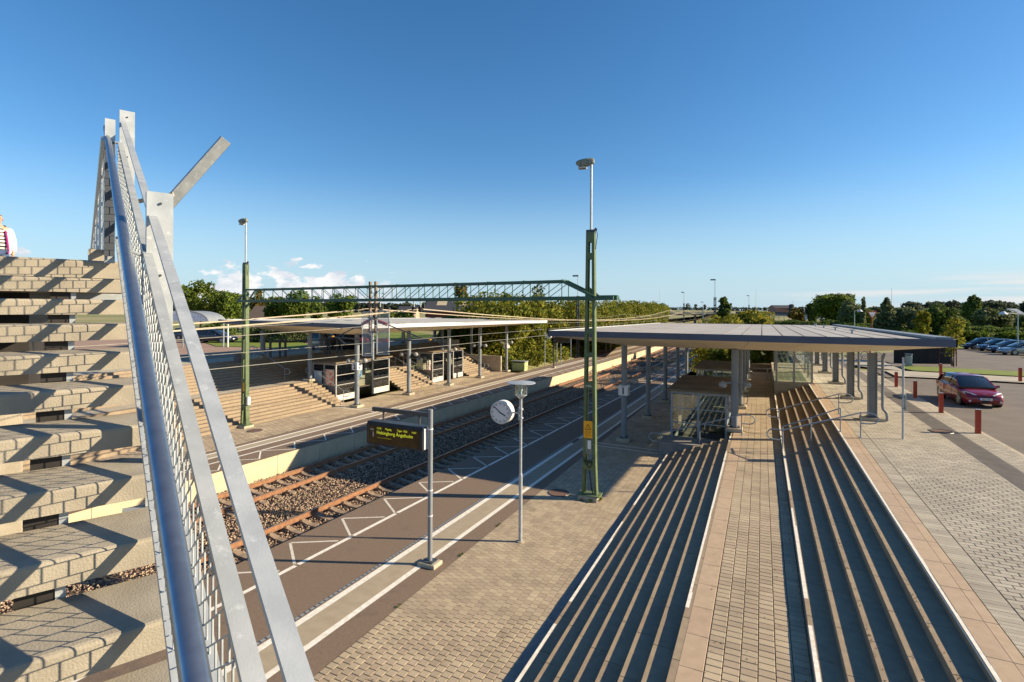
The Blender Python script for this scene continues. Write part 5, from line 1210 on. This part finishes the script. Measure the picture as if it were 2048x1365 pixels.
t = thing('clock_post', 'small far station clock on a thin post before the hedge', 'clock post', place(1090, 62, 0)); MB().cyl((0, 0, 0), (0, 0, 4.1), .05, 8).build('post', GALV, t); c = MB().cyl((.5, -.12, 3.6), (.5, .12, 3.6), .34, 24).build('clock_case', OFFW, t, smooth=True); MB().beam((0, 0, 3.6), (.3, 0, 3.6), .05, .05).build('clock_bracket', GALV, t)
m = MB(); m.beam((.5, -.13, 3.6), (.5, -.13, 3.85), .03, .01); m.beam((.5, -.13, 3.6), (.62, -.13, 3.5), .03, .01); m.build('clock_hands', BLACK, c)
for px, Y, lb in ((1114, 64, 'first thin fence post before the hedge right of the far display'), (1122, 64, 'second thin fence post before the hedge, beside a small notice'), (1142, 70, 'thin grey post in front of the hedge, left of the far mast'), (1212, 84, 'thin post at the hedge foot right of the green mast'), (1222, 87, 'another thin post at the hedge foot right of the green mast')):
    t = thing('thin_post', lb, 'post', place(px, Y, -.05), 0, 'thin posts along the hedge'); MB().cyl((0, 0, 0), (0, 0, 2.6), .045, 8).build('post', GALV, t)
t = thing('track_number_post', 'white number sign on a pale post far along the right hand platform', 'sign post', place(1378, 56, 0)); MB().cyl((0, 0, 0), (0, 0, 2.6), .06, 10).build('post', GALV, t); numsign(t, '1', 2.6, sub=False)
# manholes
RM = mat('rusty_manhole', (.17, .10, .07), (.12, .07, .05), rough=.8, bump=.4, scale=20)
for q, lb in (((-6.68, 17.9, .004), 'rusty manhole cover at the foot of the central green mast'), ((6.2, 25.1, 2.106), 'rusty manhole cover on the plaza guidance strip'), ((-25.05, 19.6, .006), 'rusty manhole cover by the left green mast')):
    t = thing('manhole_cover', lb, 'manhole cover', q); MB().cyl((0, 0, 0), (0, 0, .008), .36, 28).build('cover', RM, t); MB().tube([(.37*math.cos(a), .37*math.sin(a), .006) for a in np.linspace(0, 6.283, 25)], .018, 5).build('rim', DSTEEL, t)
# railing of posts at the back of the opposite canopy
t = thing('post_and_rail', 'dark post and rail guard behind the opposite steps, under the canopy', 'guard rail', (-36.2, 30, 2.98))
for px in (541, 560, 571, 652, 660, 675, 684): q = place(px, 39.2+ (px-541)*.028, 3); wb(MB().cyl(q, q+Vector((0, 0, 1.35)), .09 if px != 652 else .14, 8), t, 'post', DSTEEL)
a = place(541, 39.2, 4.2); b = place(690, 43.4, 4.2); wb(MB().beam(a, b, .06, .08), t, 'rail', DSTEEL)
# curved bus shelter
t = thing('bus_shelter', 'bus shelter with a white barrel-curved roof at the far left', 'bus shelter', place(395, 49, 3)); WR = mat('white_roof_sheet', (.86, .88, .9), rough=.4)
q0, q1 = place(310, 49, 0), place(372, 49.0, 0); ax = (q1-q0).normalized(); nn = Vector((-ax.y, ax.x, 0)); r0, r1 = [], []
for i in range(13):
    a_ = R(10+i*70/12); o1 = ax*(2.3*math.sin(a_)-.2); zz = 5.3+1.35*math.cos(a_); r0.append(q1+o1-nn*.0+Vector((0, 0, zz))); r1.append(q1+o1+nn*4+ax*-1+Vector((0, 0, zz)))
m = MB(); m.add([x-ax*0 for x in r0]+[x for x in r1], [(i, i+1, 14+i, 13+i) for i in range(12)])
cq = [q0+Vector((0, 0, 6.5)), q1+Vector((0, 0, 6.5))]
m = MB(); front = [q0+Vector((0, 0, 5.55)), q1+ax*2.05+Vector((0, 0, 5.55))]
prof = [q1+ax*(-.3+2.4*math.sin(R(a_)))+Vector((0, 0, 5.45+1.0*math.cos(R(a_)))) for a_ in range(0, 95, 8)]
poly = [q0+Vector((0, 0, 6.45)), ]+prof+[q0+Vector((0, 0, 5.45))]; n_ = len(poly)
m.add(poly+[p+nn*.12 for p in poly], [tuple(range(n_)), tuple(range(2*n_-1, n_-1, -1))]); wb(m, t, 'roof_end', WR)
m = MB(); 
for i in range(len(prof)-1): m.add([prof[i], prof[i+1], prof[i+1]+nn*3, prof[i]+nn*3], [(0, 1, 2, 3)])
wb(m, t, 'curved_roof', GSTEEL)
m = MB(); m.tube([p+Vector((0, 0, .03))-nn*.02 for p in prof], .07, 6); wb(m, t, 'roof_edge_tube', GSTEEL)
for f in (.55, .9): q = q0.lerp(q1, f); wb(MB().cyl((q.x, q.y, 3), (q.x, q.y, 5.5), .06, 8), t, 'post', GSTEEL)
for px, lb in ((456, 'white topped thin post on the lawn at the left'), (448, 'thin post behind the lawn at the far left')):
    t = thing('white_post', lb, 'post', place(px, 50, 3), 0, 'posts on the left lawn'); MB().cyl((0, 0, 0), (0, 0, 2.7), .07, 8).build('post', OFFW, t)

# ------------------------------------------------------------------ vegetation
def leafmat(n, c1, c2, c3=None, tr=.38):
    m = bpy.data.materials.new(n); m.use_nodes = True; n_, l = m.node_tree.nodes, m.node_tree.links; b = n_['Principled BSDF']; b.inputs['Roughness'].default_value = .7; b.inputs['Specular IOR Level'].default_value = .15
    g = n_.new('ShaderNodeNewGeometry'); r = n_.new('ShaderNodeValToRGB'); l.new(g.outputs['Random Per Island'], r.inputs[0]); r.color_ramp.elements[0].color = (*c1, 1); r.color_ramp.elements[1].color = (*(c3 or c2), 1)
    e = r.color_ramp.elements.new(.6); e.color = (*c2, 1)
    t = n_.new('ShaderNodeTexNoise'); t.inputs['Scale'].default_value = .35; l.new(g.outputs['Position'], t.inputs['Vector']); h = n_.new('ShaderNodeHueSaturation'); mr = n_.new('ShaderNodeMapRange'); l.new(t.outputs[0], mr.inputs[0]); mr.inputs[1].default_value = .3; mr.inputs[2].default_value = .7; mr.inputs[3].default_value = .65; mr.inputs[4].default_value = 1.3
    l.new(mr.outputs[0], h.inputs['Value']); l.new(r.outputs[0], h.inputs['Color']); l.new(h.outputs[0], b.inputs['Base Color'])
    d = n_.new('ShaderNodeBsdfTranslucent'); l.new(h.outputs[0], d.inputs[0]); x = n_.new('ShaderNodeMixShader'); x.inputs[0].default_value = tr; l.new(b.outputs[0], x.inputs[1]); l.new(d.outputs[0], x.inputs[2]); l.new(x.outputs[0], n_['Material Output'].inputs[0])
    return m
LM = dict(green=leafmat('green_leaves', (.06, .105, .014), (.115, .165, .022), (.19, .215, .04)), dark=leafmat('dark_leaves', (.05, .085, .02), (.095, .14, .028), (.15, .185, .04)),
          yellow=leafmat('yellowing_leaves', (.09, .12, .014), (.20, .20, .02), (.38, .29, .03)), autumn=leafmat('autumn_leaves', (.07, .08, .018), (.14, .12, .025), (.24, .14, .03)),
          willow=leafmat('grey_green_leaves', (.09, .12, .05), (.15, .175, .075), (.21, .22, .10)), hedge=leafmat('hedge_leaves', (.075, .105, .014), (.165, .185, .022), (.32, .27, .035)), haze=leafmat('distant_leaves', (.05, .07, .045), (.07, .085, .055), (.10, .11, .07)))
BARK = mat('bark', (.16, .12, .08), (.10, .08, .055))
def leaf_mesh(name, blobs, n, size, mt, seed, parent=None, fill=.45, kind=None, ground=None):
    g = np.random.default_rng(seed); B_ = np.array(blobs, float); vol = B_[:, 3]*B_[:, 4]*B_[:, 5]; vol = vol**(.72)
    idx = g.choice(len(B_), n, p=vol/vol.sum()); d = g.normal(size=(n, 3)); d /= np.linalg.norm(d, axis=1)[:, None]
    rad = fill+(1.06-fill)*g.random(n)**.5; rad += .13*g.normal(size=n)*(g.random(n) < .35); P = B_[idx, :3]+d*B_[idx, 3:6]*rad[:, None]
    s = size*(.6+.8*g.random(n))
    nrm = d*1.1+g.normal(size=(n, 3))*.75; nrm /= np.linalg.norm(nrm, axis=1)[:, None]
    a = np.cross(nrm, g.normal(size=(n, 3))); a /= np.linalg.norm(a, axis=1)[:, None]; b = np.cross(nrm, a)
    s = s[:, None]; V = np.stack([P-a*s*.5-b*s*.22, P+a*s*.12-b*s*.42, P+a*s*.62+b*s*.04, P-a*s*.05+b*s*.40], 1).reshape(-1, 3)
    me = bpy.data.meshes.new(name); me.vertices.add(4*n); me.vertices.foreach_set('co', V.ravel()); me.loops.add(4*n); me.loops.foreach_set('vertex_index', np.arange(4*n)); me.polygons.add(n)
    me.polygons.foreach_set('loop_start', np.arange(n)*4); me.update(calc_edges=True); me.materials.append(mt)
    o = bpy.data.objects.new(name, me); COL.objects.link(o); o.parent = parent
    if kind: o['kind'] = kind
    return o
TI = [0]
def tree(lb, px, Y, top_py, w_px, mt, n=2200, cat='tree', name='tree', ground=None, shape='round', leaf=None, trunk=True, group=None):
    TI[0] += 1; g = random.Random(TI[0]*13+5); gz = 2.95 if px < 1024 else 1.95
    if ground is not None: gz = ground
    q = place(px, Y, gz); H_ = max(1.5, ztop(px, top_py, Y)-gz); w = w_px/1040*Y/2
    t = thing(name, lb, cat, q, 0, group)
    cz = .30 if trunk else .05; blobs = []
    if shape == 'round':
        for i in range(22):
            a = g.uniform(0, 6.28); hh = g.uniform(cz*.8, .9); prof = math.sin(math.pi*min(1, max(0.08, (hh-cz)/(1-cz)*.92+.06)))**.6; rr = w*prof*g.uniform(.25, .72)
            b = w*g.uniform(.20, .40); blobs.append((rr*math.cos(a)*1.1, rr*math.sin(a)*1.1, H_*hh, b, b, min(b*.9, H_*.2)))
        blobs.append((0, 0, H_*.6, w*.6, w*.6, H_*.28)); blobs.append((g.uniform(-.2, .2)*w, 0, H_*.89, w*.34, w*.34, H_*.11))
    elif shape == 'tall':
        for i in range(16): hh = cz*.5+(1-cz*.5)*i/16; rr = w*(1-hh)**.6*.75; a = g.uniform(0, 6.28); blobs.append((rr*.4*math.cos(a), rr*.4*math.sin(a), H_*hh, rr*.75+.12, rr*.75+.12, H_*.07))
    else:
        for i in range(18): a = g.uniform(0, 6.28); rr = w*g.uniform(0, .8); hh = g.uniform(.1, .78); b = w*g.uniform(.18, .32); blobs.append((rr*math.cos(a), rr*math.sin(a)*.6, H_*hh, b, b, H_*.20))
    leaf_mesh('crown', blobs, n, leaf or max(.16, Y/1040*4.6), LM[mt], TI[0], t)
    if trunk:
        m = MB(); r0 = max(.07, H_*.022); top_ = H_*.72; pts = [(0, 0, 0), (g.uniform(-.1, .1), g.uniform(-.1, .1), H_*.25), (g.uniform(-.2, .2), g.uniform(-.2, .2), top_)]
        m.cyl(pts[0], pts[1], r0, 7, r0*.75); m.cyl(pts[1], pts[2], r0*.75, 7, r0*.2)
        for i in range(6): a = g.uniform(0, 6.28); z0_ = H_*g.uniform(.22, .5); m.cyl((0, 0, z0_), (w*.55*math.cos(a), w*.55*math.sin(a), z0_+H_*.25), r0*.4, 5, r0*.1)
        m.build('trunk', BARK, t)
    return t
# left side
tree('tall bushy green tree at the far left, above the curved bus shelter', 403, 76, 562, 88, 'green', 3800)
tree('rounded green tree just left of the left green mast', 452, 74, 584, 76, 'green', 3000)
tree('small green tree directly behind the left green mast', 476, 80, 588, 40, 'dark', 1600)
tree('tree with orange autumn top behind the left end of the gantry', 515, 105, 579, 34, 'autumn', 1800)
tree('green tree right of the left green mast, under the gantry', 549, 84, 592, 56, 'green', 2200)
tree('dark pointed green tree rising to the gantry beam, left half', 592, 82, 577, 74, 'green', 3600)
tree('small dark tree between two larger ones under the gantry', 632, 100, 592, 44, 'dark', 1300)
tree('dense rounded tree left of the drop post with an autumn tint', 682, 84, 588, 76, 'green', 3600)
tree('low green bush far behind the drop post', 765, 110, 620, 60, 'green', 1400, shape='bush', trunk=False)
tree('low leafy row of bushes right of the drop post', 812, 112, 619, 70, 'green', 1600, shape='bush', trunk=False)
tree('small dark tree left of the red brick barn', 862, 112, 597, 26, 'dark', 1400)
tree('autumn tinted tree standing behind the barn roof', 925, 130, 570, 40, 'autumn', 2800)
tree('dark green tree above the hedge, middle of the gantry', 1012, 92, 584, 34, 'dark', 1500, ground=3)
tree('airy birch standing above the hedge, right half of the gantry', 1076, 88, 567, 46, 'willow', 800, ground=3)
tree('dark bush below the curved bus shelter roof', 432, 66, 630, 100, 'dark', 2200, shape='bush', trunk=False)
for i, (px, Y, tp, w) in enumerate(((520, 66, 655, 70), (580, 68, 652, 80), (640, 70, 655, 80))):
    pass
# hedge behind the lawn
def hedgeband(name, lb, path, hgt, dep, n, mt, leaf, seed, hf=None):
    g = random.Random(seed); blobs = []
    for i in range(len(path)-1):
        a, b = Vector(path[i]), Vector(path[i+1]); k = max(2, int((b-a).length/(dep*.42)))
        for j in range(k):
            p = a.lerp(b, (j+g.random())/k); h = (hgt if hf is None else hf(p))*g.uniform(.82, 1.12); off = g.uniform(-.4, .4)*dep
            for q in (.25, .6, .85): blobs.append((p.x+off*.6+g.uniform(-.2, .2)*dep, p.y+g.uniform(-.2, .2)*dep, p.z+h*q, dep*g.uniform(.3, .5), dep*g.uniform(.3, .5), h*.24))
    o = leaf_mesh(name, blobs, n, leaf, LM[mt], seed, None, fill=.55); return tag(o, lb, 'hedge', kind='stuff')
P3 = lambda px, Y, z: tuple(place(px, Y, z))
hedgeband('lawn_hedge', 'clipped pale green hedge behind the lawn, seen under the opposite canopy', [P3(500, 57, 3), P3(600, 57, 3), P3(735, 60, 3)], 1.9, 2.2, 26000, 'willow', .16, 91)
# the long hedge along the left side of the line
hp = [(-27.0, 51.5, .8), (-26.6, 60, .2), (-26.2, 75, .2), (-25.6, 95, .2), (-25.2, 120, .3), (-26, 150, .6), (-29, 180, 1.0)]
hedgeband('trackside_hedge', 'long dense yellowing hedge lining the left side of the tracks', [(x-1, y, z) for x, y, z in hp], 6.3, 4.0, 90000, 'hedge', .30, 92, lambda p: 6.9 if p.y > 58 else 5.2)
hedgeband('trackside_hedge_back', 'taller back rows of the trackside hedge', [(x-5, y+2, z+1.2) for x, y, z in hp], 6.0, 5.0, 50000, 'hedge', .34, 93, lambda p: 6.3)
hedgeband('trackside_hedge_foot', 'weedy undergrowth at the foot of the trackside hedge', [(x+1.6, y, -.1) for x, y, z in hp[:5]], 1.6, 1.8, 22000, 'hedge', .22, 94)
hedgeband('wall_hedge', 'dark shrubs behind the end wall of the opposite steps', [(-29, 52, 1.5), (-33, 54, 2.4), (-36, 55, 2.7)], 2.8, 3.0, 14000, 'green', .26, 95)
# right side bushes behind the near canopy
hedgeband('right_bank_shrubs', 'yellow green shrubs on the right bank behind the nearer canopy', [(-4.5, 55, .2), (-4.5, 66, .5), (-2, 80, 1), (0, 110, 2)], 4.0, 3.6, 30000, 'yellow', .25, 96, lambda p: 3.2 if p.y < 64 else 4.6)
tree('big yellow green bush rising behind the middle of the canopy roof', 1500, 72, 607, 150, 'yellow', 9000, shape='bush', trunk=False, ground=1.5)
tree('yellow bush left part, behind the canopy roof near the tracks', 1445, 80, 625, 70, 'yellow', 3000, shape='bush', trunk=False, ground=1)
tree('tree behind the far mast with the lamp, left of the yellow bush', 1448, 135, 594, 30, 'dark', 1500)
tree('large spreading grey green tree on the right, above the white house', 1668, 130, 588, 96, 'green', 7000)
tree('companion tree joined to the right side of the large spreading tree', 1700, 120, 603, 56, 'willow', 3400)
tree('round dark tree left of the large spreading tree', 1625, 150, 606, 28, 'dark', 1700)
tree('low round tree beside the small white house', 1596, 150, 617, 34, 'autumn', 1300)
tree('narrow pointed tree right of the street lamp', 1727, 100, 596, 16, 'willow', 1000, shape='tall')
tree('lower fuller tree around the narrow pointed one', 1724, 104, 622, 60, 'green', 1800)
tree('tall feathery willow like tree right of the give way sign', 1772, 88, 597, 66, 'willow', 4200, shape='tall')
tree('second feathery tree touching the tall one on its right', 1803, 92, 617, 56, 'willow', 2400)
tree('light green bushy tree behind the canopy corner', 1838, 86, 618, 60, 'willow', 2600)
tree('young staked tree with thin golden crown over the canopy edge', 1845, 72, 622, 34, 'yellow', 900)
tree('broad dark tree behind the canopy corner', 1893, 78, 616, 84, 'dark', 6500)
tree('young leafy tree with wooden stakes on the grass island', 1905, 44, 632, 50, 'yellow', 900, leaf=.17, ground=2.1)
tree('tall round dark blue green tree standing high on the right horizon', 1943, 110, 591, 48, 'dark', 3800)
tree('light yellowish tree right of the round dark tree', 1975, 95, 617, 54, 'willow', 1900)
tree('small tree near the right edge of the picture', 2012, 95, 625, 60, 'willow', 1500)
tree('low bush at the right edge of the picture', 2044, 90, 632, 30, 'dark', 1200)
t = thing('tree_stakes', 'three dark wooden stakes round the young tree on the grass island', 'tree stakes', place(1905, 43.6, 2.1))
for dx, dy in ((-.85, .1), (-.0, -.4), (.35, .3)): MB().cyl((dx, dy, 0), (dx*.95, dy, 2.6 if dx else 1.9), .045, 7).build('stake', mat('dark_stake_wood', (.10, .04, .03)), t)
m = MB(); m.beam((-.85, .1, 1.1), (.35, .3, 1.15), .03, .05); m.build('tie_rail', BARK, t)
hedgeband('car_park_hedge', 'dark hedge behind the car park and parked cars on the right', [P3(1540, 120, 1.9), P3(1650, 108, 1.9), P3(1760, 96, 1.9), P3(1850, 88, 1.9), P3(1950, 80, 1.9), P3(2100, 74, 1.9)], 2.5, 4.5, 60000, 'dark', .30, 97)
hedgeband('car_park_hedge_front', 'yellowish shrubs in front of the car park hedge', [P3(1600, 112, 1.9), P3(1700, 98, 1.9), P3(1790, 86, 1.9), P3(1860, 80, 1.9), P3(1960, 77, 1.9), P3(2090, 71, 1.9)], 1.9, 3.0, 24000, 'green', .26, 98)
hedgeband('landing_end_shrub', 'dark bush behind the wall at the far end of the landing', [(-4, 54.2, .4), (.5, 54.0, 1.4), (2.0, 54.0, 1.9)], 2.7, 2.2, 9000, 'green', .2, 99)
# distant treeline
def farline(lb, pxs, Y, h, n, seed, z=6.2):
    pts = [tuple(place(px, Y, z)) for px in pxs]; g = random.Random(seed); hs = {}
    hedgeband('distant_trees', lb, pts, h, h*1.6, n, 'haze', h*.35, seed)
farline('low wooded skyline beyond the fields on the right', (1540, 1700, 1850, 2100), 620, 7, 5000, 101, 4.5)
farline('wooded hill line at the far right horizon', (1830, 1900, 2100), 520, 11, 4000, 102, 4)
farline('thin tree line on the far ridge above the tracks', (1240, 1330, 1440, 1540), 950, 6, 3500, 103, 6.5)
farline('distant trees behind the barn and gantry on the left', (330, 480, 640, 760, 900, 1000), 420, 7, 7000, 104, 4)
for i, (px, s_) in enumerate(((1268, 6), (1276, 5), (1290, 7), (1314, 12), (1326, 9), (1375, 13), (1391, 9), (1410, 8))):
    tree(('small far tree on the ridge horizon, number ' if False else 'tiny far ridge tree ')+('left end', 'second from left', 'third from left', 'broad one by the thin aerial mast', 'right of the aerial mast', 'largest of the right group', 'middle of the right group', 'right end')[i], px, 900, 612-s_*.4, s_, 'haze', 260, leaf=1.3, ground=6.6, group='far ridge trees')

# ------------------------------------------------------------------ far structures
def gable(name, lb, cat, px0, px1, Y, zg, ze, zr_, dep, wallm, roofm, skylights=0, rot=0):
    a, b = place(px0, Y, zg), place(px1, Y, zg); ax = (b-a).normalized(); n_ = Vector((-ax.y, ax.x, 0)); t = thing(name, lb, cat, (a+b)/2); e = n_*dep; Z = lambda p, z: Vector((p.x, p.y, z))
    for nm_, p, q in (('wall', a, b), ('wall', a+e, b+e)): wb(MB().beam(Z(p, (zg+ze)/2), Z(q, (zg+ze)/2), .2, ze-zg), t, nm_, wallm)
    for p in (a, b): wb(MB().add([Z(p, zg), Z(p+e, zg), Z(p+e, ze), Z(p+e/2, zr_-.15), Z(p, ze)], [(0, 1, 2, 3, 4)]), t, 'gable_wall', wallm)
    o = ax*.5; u_ = n_*.5
    r1 = wb(MB().add([Z(a-o-u_, ze-.2), Z(b+o-u_, ze-.2), Z(b+o+e/2, zr_), Z(a-o+e/2, zr_), Z(a-o-u_, ze-.35), Z(b+o-u_, ze-.35), Z(b+o+e/2, zr_-.15), Z(a-o+e/2, zr_-.15)], [(0, 1, 2, 3), (0, 4, 5, 1), (1, 5, 6, 2), (3, 7, 4, 0)]), t, 'roof', roofm)
    wb(MB().add([Z(a-o+e+u_, ze-.2), Z(b+o+e+u_, ze-.2), Z(b+o+e/2, zr_-.002), Z(a-o+e/2, zr_-.002)], [(3, 2, 1, 0)]), t, 'roof', roofm)
    for k in range(skylights):
        f = (.28, .74)[k] if skylights == 2 else .5; p = (a-u_).lerp(b-u_, f); w = ax*.9; zf = lambda s: ze-.2+(zr_-ze+.2)*s+.03; s0, s1 = .45, .85; d0, d1 = (n_*(dep/2+.5))*s0, (n_*(dep/2+.5))*s1
        MB().add([Z(p-w+d0, zf(s0)), Z(p+w+d0, zf(s0)), Z(p+w+d1, zf(s1)), Z(p-w+d1, zf(s1))], [(0, 1, 2, 3)]).build('skylight', mat('sandy_skylight', (.5, .42, .28)), r1, off=t.location)
    return t
REDB = mat('red_brick_far', (.20, .055, .035), (.15, .045, .03)); SLATE = mat('slate_roof', (.05, .055, .068), (.04, .044, .055)); WW = mat('white_render', (.7, .7, .68))
gable('brick_barn', 'dark red brick barn with slate roof and two pale skylights, above the far canopy', 'barn', 853, 950, 92, 2.9, 6.6, 8.7, 9, REDB, SLATE, 2)
gable('house', 'small white gabled house low beneath the large tree on the right', 'house', 1624, 1652, 170, 2, 5.4, 7.4, 8, WW, mat('pale_roof', (.45, .5, .55)))
gable('house', 'dark roofed house wing right of the white gable', 'house', 1654, 1690, 172, 2, 5.0, 7.6, 8, WW, SLATE)
gable('house', 'distant brick farm building on the skyline right of the yellow bush', 'farm building', 1552, 1583, 330, 5, 8.6, 10.4, 10, mat('far_brick', (.34, .19, .15)), SLATE)
gable('house', 'small dark thatched house behind the left trees', 'house', 495, 530, 90, 2.9, 4.6, 7.2, 7, BARK, mat('thatch', (.13, .10, .08)))
gable('house', 'far house with grey roof right of the drop post', 'house', 795, 828, 150, 3, 5.6, 7.6, 9, mat('ochre', (.4, .34, .25)), SLATE)
gable('house', 'tiny far house at the right skyline near the edge', 'house', 2030, 2047, 260, 2, 6.0, 8.4, 8, WW, mat('bluish_roof', (.25, .3, .36)))
# road bridge over the line
t = thing('road_bridge', 'dark road bridge crossing the tracks in the distance', 'bridge', place(1350, 235, 0)); BD = mat('dark_bridge_concrete', (.10, .10, .095)); 
a, b = place(1245, 235, 5.0), place(1462, 235, 5.0); wb(MB().beam(a, b, 8, .9), t, 'deck', BD); wb(MB().beam(a+Vector((0, 0, .95)), b+Vector((0, 0, .95)), .15, .5), t, 'parapet', mat('pale_parapet', (.35, .33, .28)))
for px in (1318, 1390): q = place(px, 234, -1); wb(MB().beam(q, q+Vector((0, 0, 5.6)), 1.0, 1.0), t, 'pier', BD)
# right hand road embankment with guard rail
a, b = place(1470, 165, 1.8), place(2200, 128, 1.8)
m = MB(); d_ = (b-a).normalized(); n_ = Vector((-d_.y, d_.x, 0)); m.add([a-n_*6, b-n_*6, b+Vector((0, 0, 2.1)), a+Vector((0, 0, 2.1)), a+n_*14+Vector((0, 0, 2.1)), b+n_*14+Vector((0, 0, 2.1)), b+n_*22, a+n_*22], [(0, 1, 2, 3), (3, 2, 5, 4), (4, 5, 6, 7)]); tag(m.build('road_embankment', FIELD), kind='structure')
t = thing('guard_rail', 'long pale crash barrier running along the far road on the right', 'guard rail', a); wb(MB().beam(a+Vector((0, 0, 3.6)), b+Vector((0, 0, 2.95)), .1, .45), t, 'rail', mat('pale_barrier', (.55, .5, .42))); wb(MB().beam(a+n_*3+Vector((0, 0, 4.2)), b+n_*3+Vector((0, 0, 3.6)), .3, .9), t, 'noise_board', mat('dark_barrier', (.10, .11, .13)))
for k in range(60): q = a.lerp(b, k/60); wb(MB().box(q.x-.06, q.x+.06, q.y-.06, q.y+.06, 4.0, 5.3-.6*k/60), t, 'post', GSTEEL)
# street lamps, aerials, road sign
def slamp(px, Y, top_py, lb, z=2.0, head=True, arm=.9):
    q = place(px, Y, z); h = ztop(px, top_py, Y)-z; t = thing('street_lamp', lb, 'street lamp', q, 0, 'street lamps'); MB().cyl((0, 0, 0), (0, 0, h), .075, 8, .05).build('post', mat('pale_green_post', (.5, .62, .58)), t)
    ax = uvp(1, 0); m = MB().cyl((0, 0, h-.03), ax*arm+Vector((0, 0, h+.03)), .03, 6); m.build('arm', GALV, t); c = ax*arm+Vector((0, 0, h)); m = MB().cyl(c+Vector((0, 0, -.12)), c+Vector((0, 0, .2)), .42, 14, .12); m.build('lamp_shade', OFFW, t, smooth=True)
slamp(2036, 56.5, 627, 'pale street lamp post before the silver parked car', arm=-1.6); slamp(1709, 84, 622, 'pale street lamp with a domed head behind the canopy roof')
for px, Y, tp, lb, r_ in ((1319, 900, 581, 'hair thin aerial mast on the far ridge', .45), (1512, 700, 577, 'thin aerial mast right of the yellow bush', .35), (1783, 500, 577, 'thin aerial mast above the feathery tree', .3), (1586, 600, 600, 'short aerial beside the brick farm building', .3), (1025-640, 300, 568, 'thin floodlight pole at the far left', .12), (849, 260, 590, 'thin lamp pole behind the gantry, centre', .08), (766, 300, 588, 'thin lamp pole seen through the gantry lattice', .08)):
    q = place(px, Y, 3); t = thing('aerial_mast', lb, 'mast', q, 0, 'thin distant masts'); MB().cyl((0, 0, 0), (0, 0, ztop(px, tp, Y)-3), r_, 5, r_*.5).build('pole', GALV, t)
    if r_ < .2: MB().box(-1, 1, -.3, .3, ztop(px, tp, Y)-3, ztop(px, tp, Y)-2.7).build('floodlight', GSTEEL, t)
t = thing('silo', 'dark silo tower beside the distant brick farm building', 'silo', place(1583, 328, 5)); MB().cyl((0, 0, 0), (0, 0, 5.6), 1.5, 12).build('tank', SLATE, t); MB().cyl((0, 0, 5.6), (0, 0, 6.1), 1.6, 12, .3).build('cap', SLATE, t)
t = thing('give_way_sign', 'red and white triangular give way sign seen over the canopy roof', 'road sign', place(1744, 62, 2)); MB().cyl((0, 0, 0), (0, 0, 4.3), .05, 8).build('post', BOLL, t)
ax = uvp(1, 0); c = Vector((0, 0, 4.35)); nn = uvp(0, -1)*.03
for rr, mt_, e in ((.62, BOLL, 0), (.42, OFFW, 1)): p_ = [c+ax*-rr+Vector((0, 0, rr*.58)), c+Vector((0, 0, -rr*1.1)), c+ax*rr+Vector((0, 0, rr*.58))]; MB().add([x+nn*(1+e*.2) for x in p_]+[x-nn*.3 for x in p_], [(0, 1, 2), (5, 4, 3), (0, 3, 4, 1), (1, 4, 5, 2), (2, 5, 3, 0)]).build('sign_plate' if e == 0 else 'sign_centre', mt_, t)

# fallen leaves, grit and weeds gathered on the steps and paving
def litter(name, lb, n, regs, sz, mt, seed):
    g = random.Random(seed); m = MB()
    for _ in range(n):
        x0, x1, y0, y1, z = g.choice(regs); x = g.uniform(x0, x1); y = y0+(y1-y0)*g.random()**1.6; a = g.uniform(0, 6.28); q = sz*g.uniform(.5, 1.3); c, s_ = math.cos(a)*q, math.sin(a)*q; h = z+.006
        m.add([(x-c, y-s_, h), (x+s_*.6, y-c*.6, h+g.uniform(0, .012)), (x+c, y+s_, h+g.uniform(0, .006)), (x-s_*.6, y+c*.6, h)], [(0, 1, 2, 3)])
    tag(m.build(name, mt), lb, 'leaves', kind='stuff')
LIT = mat('dry_leaf', (.16, .10, .04), (.07, .045, .02), vary=.4)
litter('leaf_litter', 'dry leaves and grit scattered on the right hand steps and paving', 900, [(-4.12, -3.92, 4, 24, .004), (.60, .71, 4, 30, 1.203), (-1.1, .6, 4, 20, 1.204), (2.26, 2.33, 5, 25, 1.95), (1.49, 1.56, 5, 25, 1.65), (-7.3, -4.2, 7, 26, .004), (3.2, 6, 7, 22, 2.104)], .018, LIT, 11)
WEED = leafmat('weed_leaves', (.05, .09, .015), (.09, .14, .02))
g_ = np.random.default_rng(3)
o = leaf_mesh('weeds', [(-5.5+.36*math.cos(a), 17.85+.33*math.sin(a), .05, .09, .09, .07) for a in (-1.2, -.6, -.1, .3, 4.2)]+[(-7.36, y, .02, .03, .12, .02) for y in (9.5, 12.2, 14.4)]+[(-3.98, y, .02, .03, .2, .03) for y in (12, 16, 20)], 700, .035, WEED, 12)
tag(o, 'small green weeds round the mast foot and along the paving joints', 'weeds', kind='stuff')
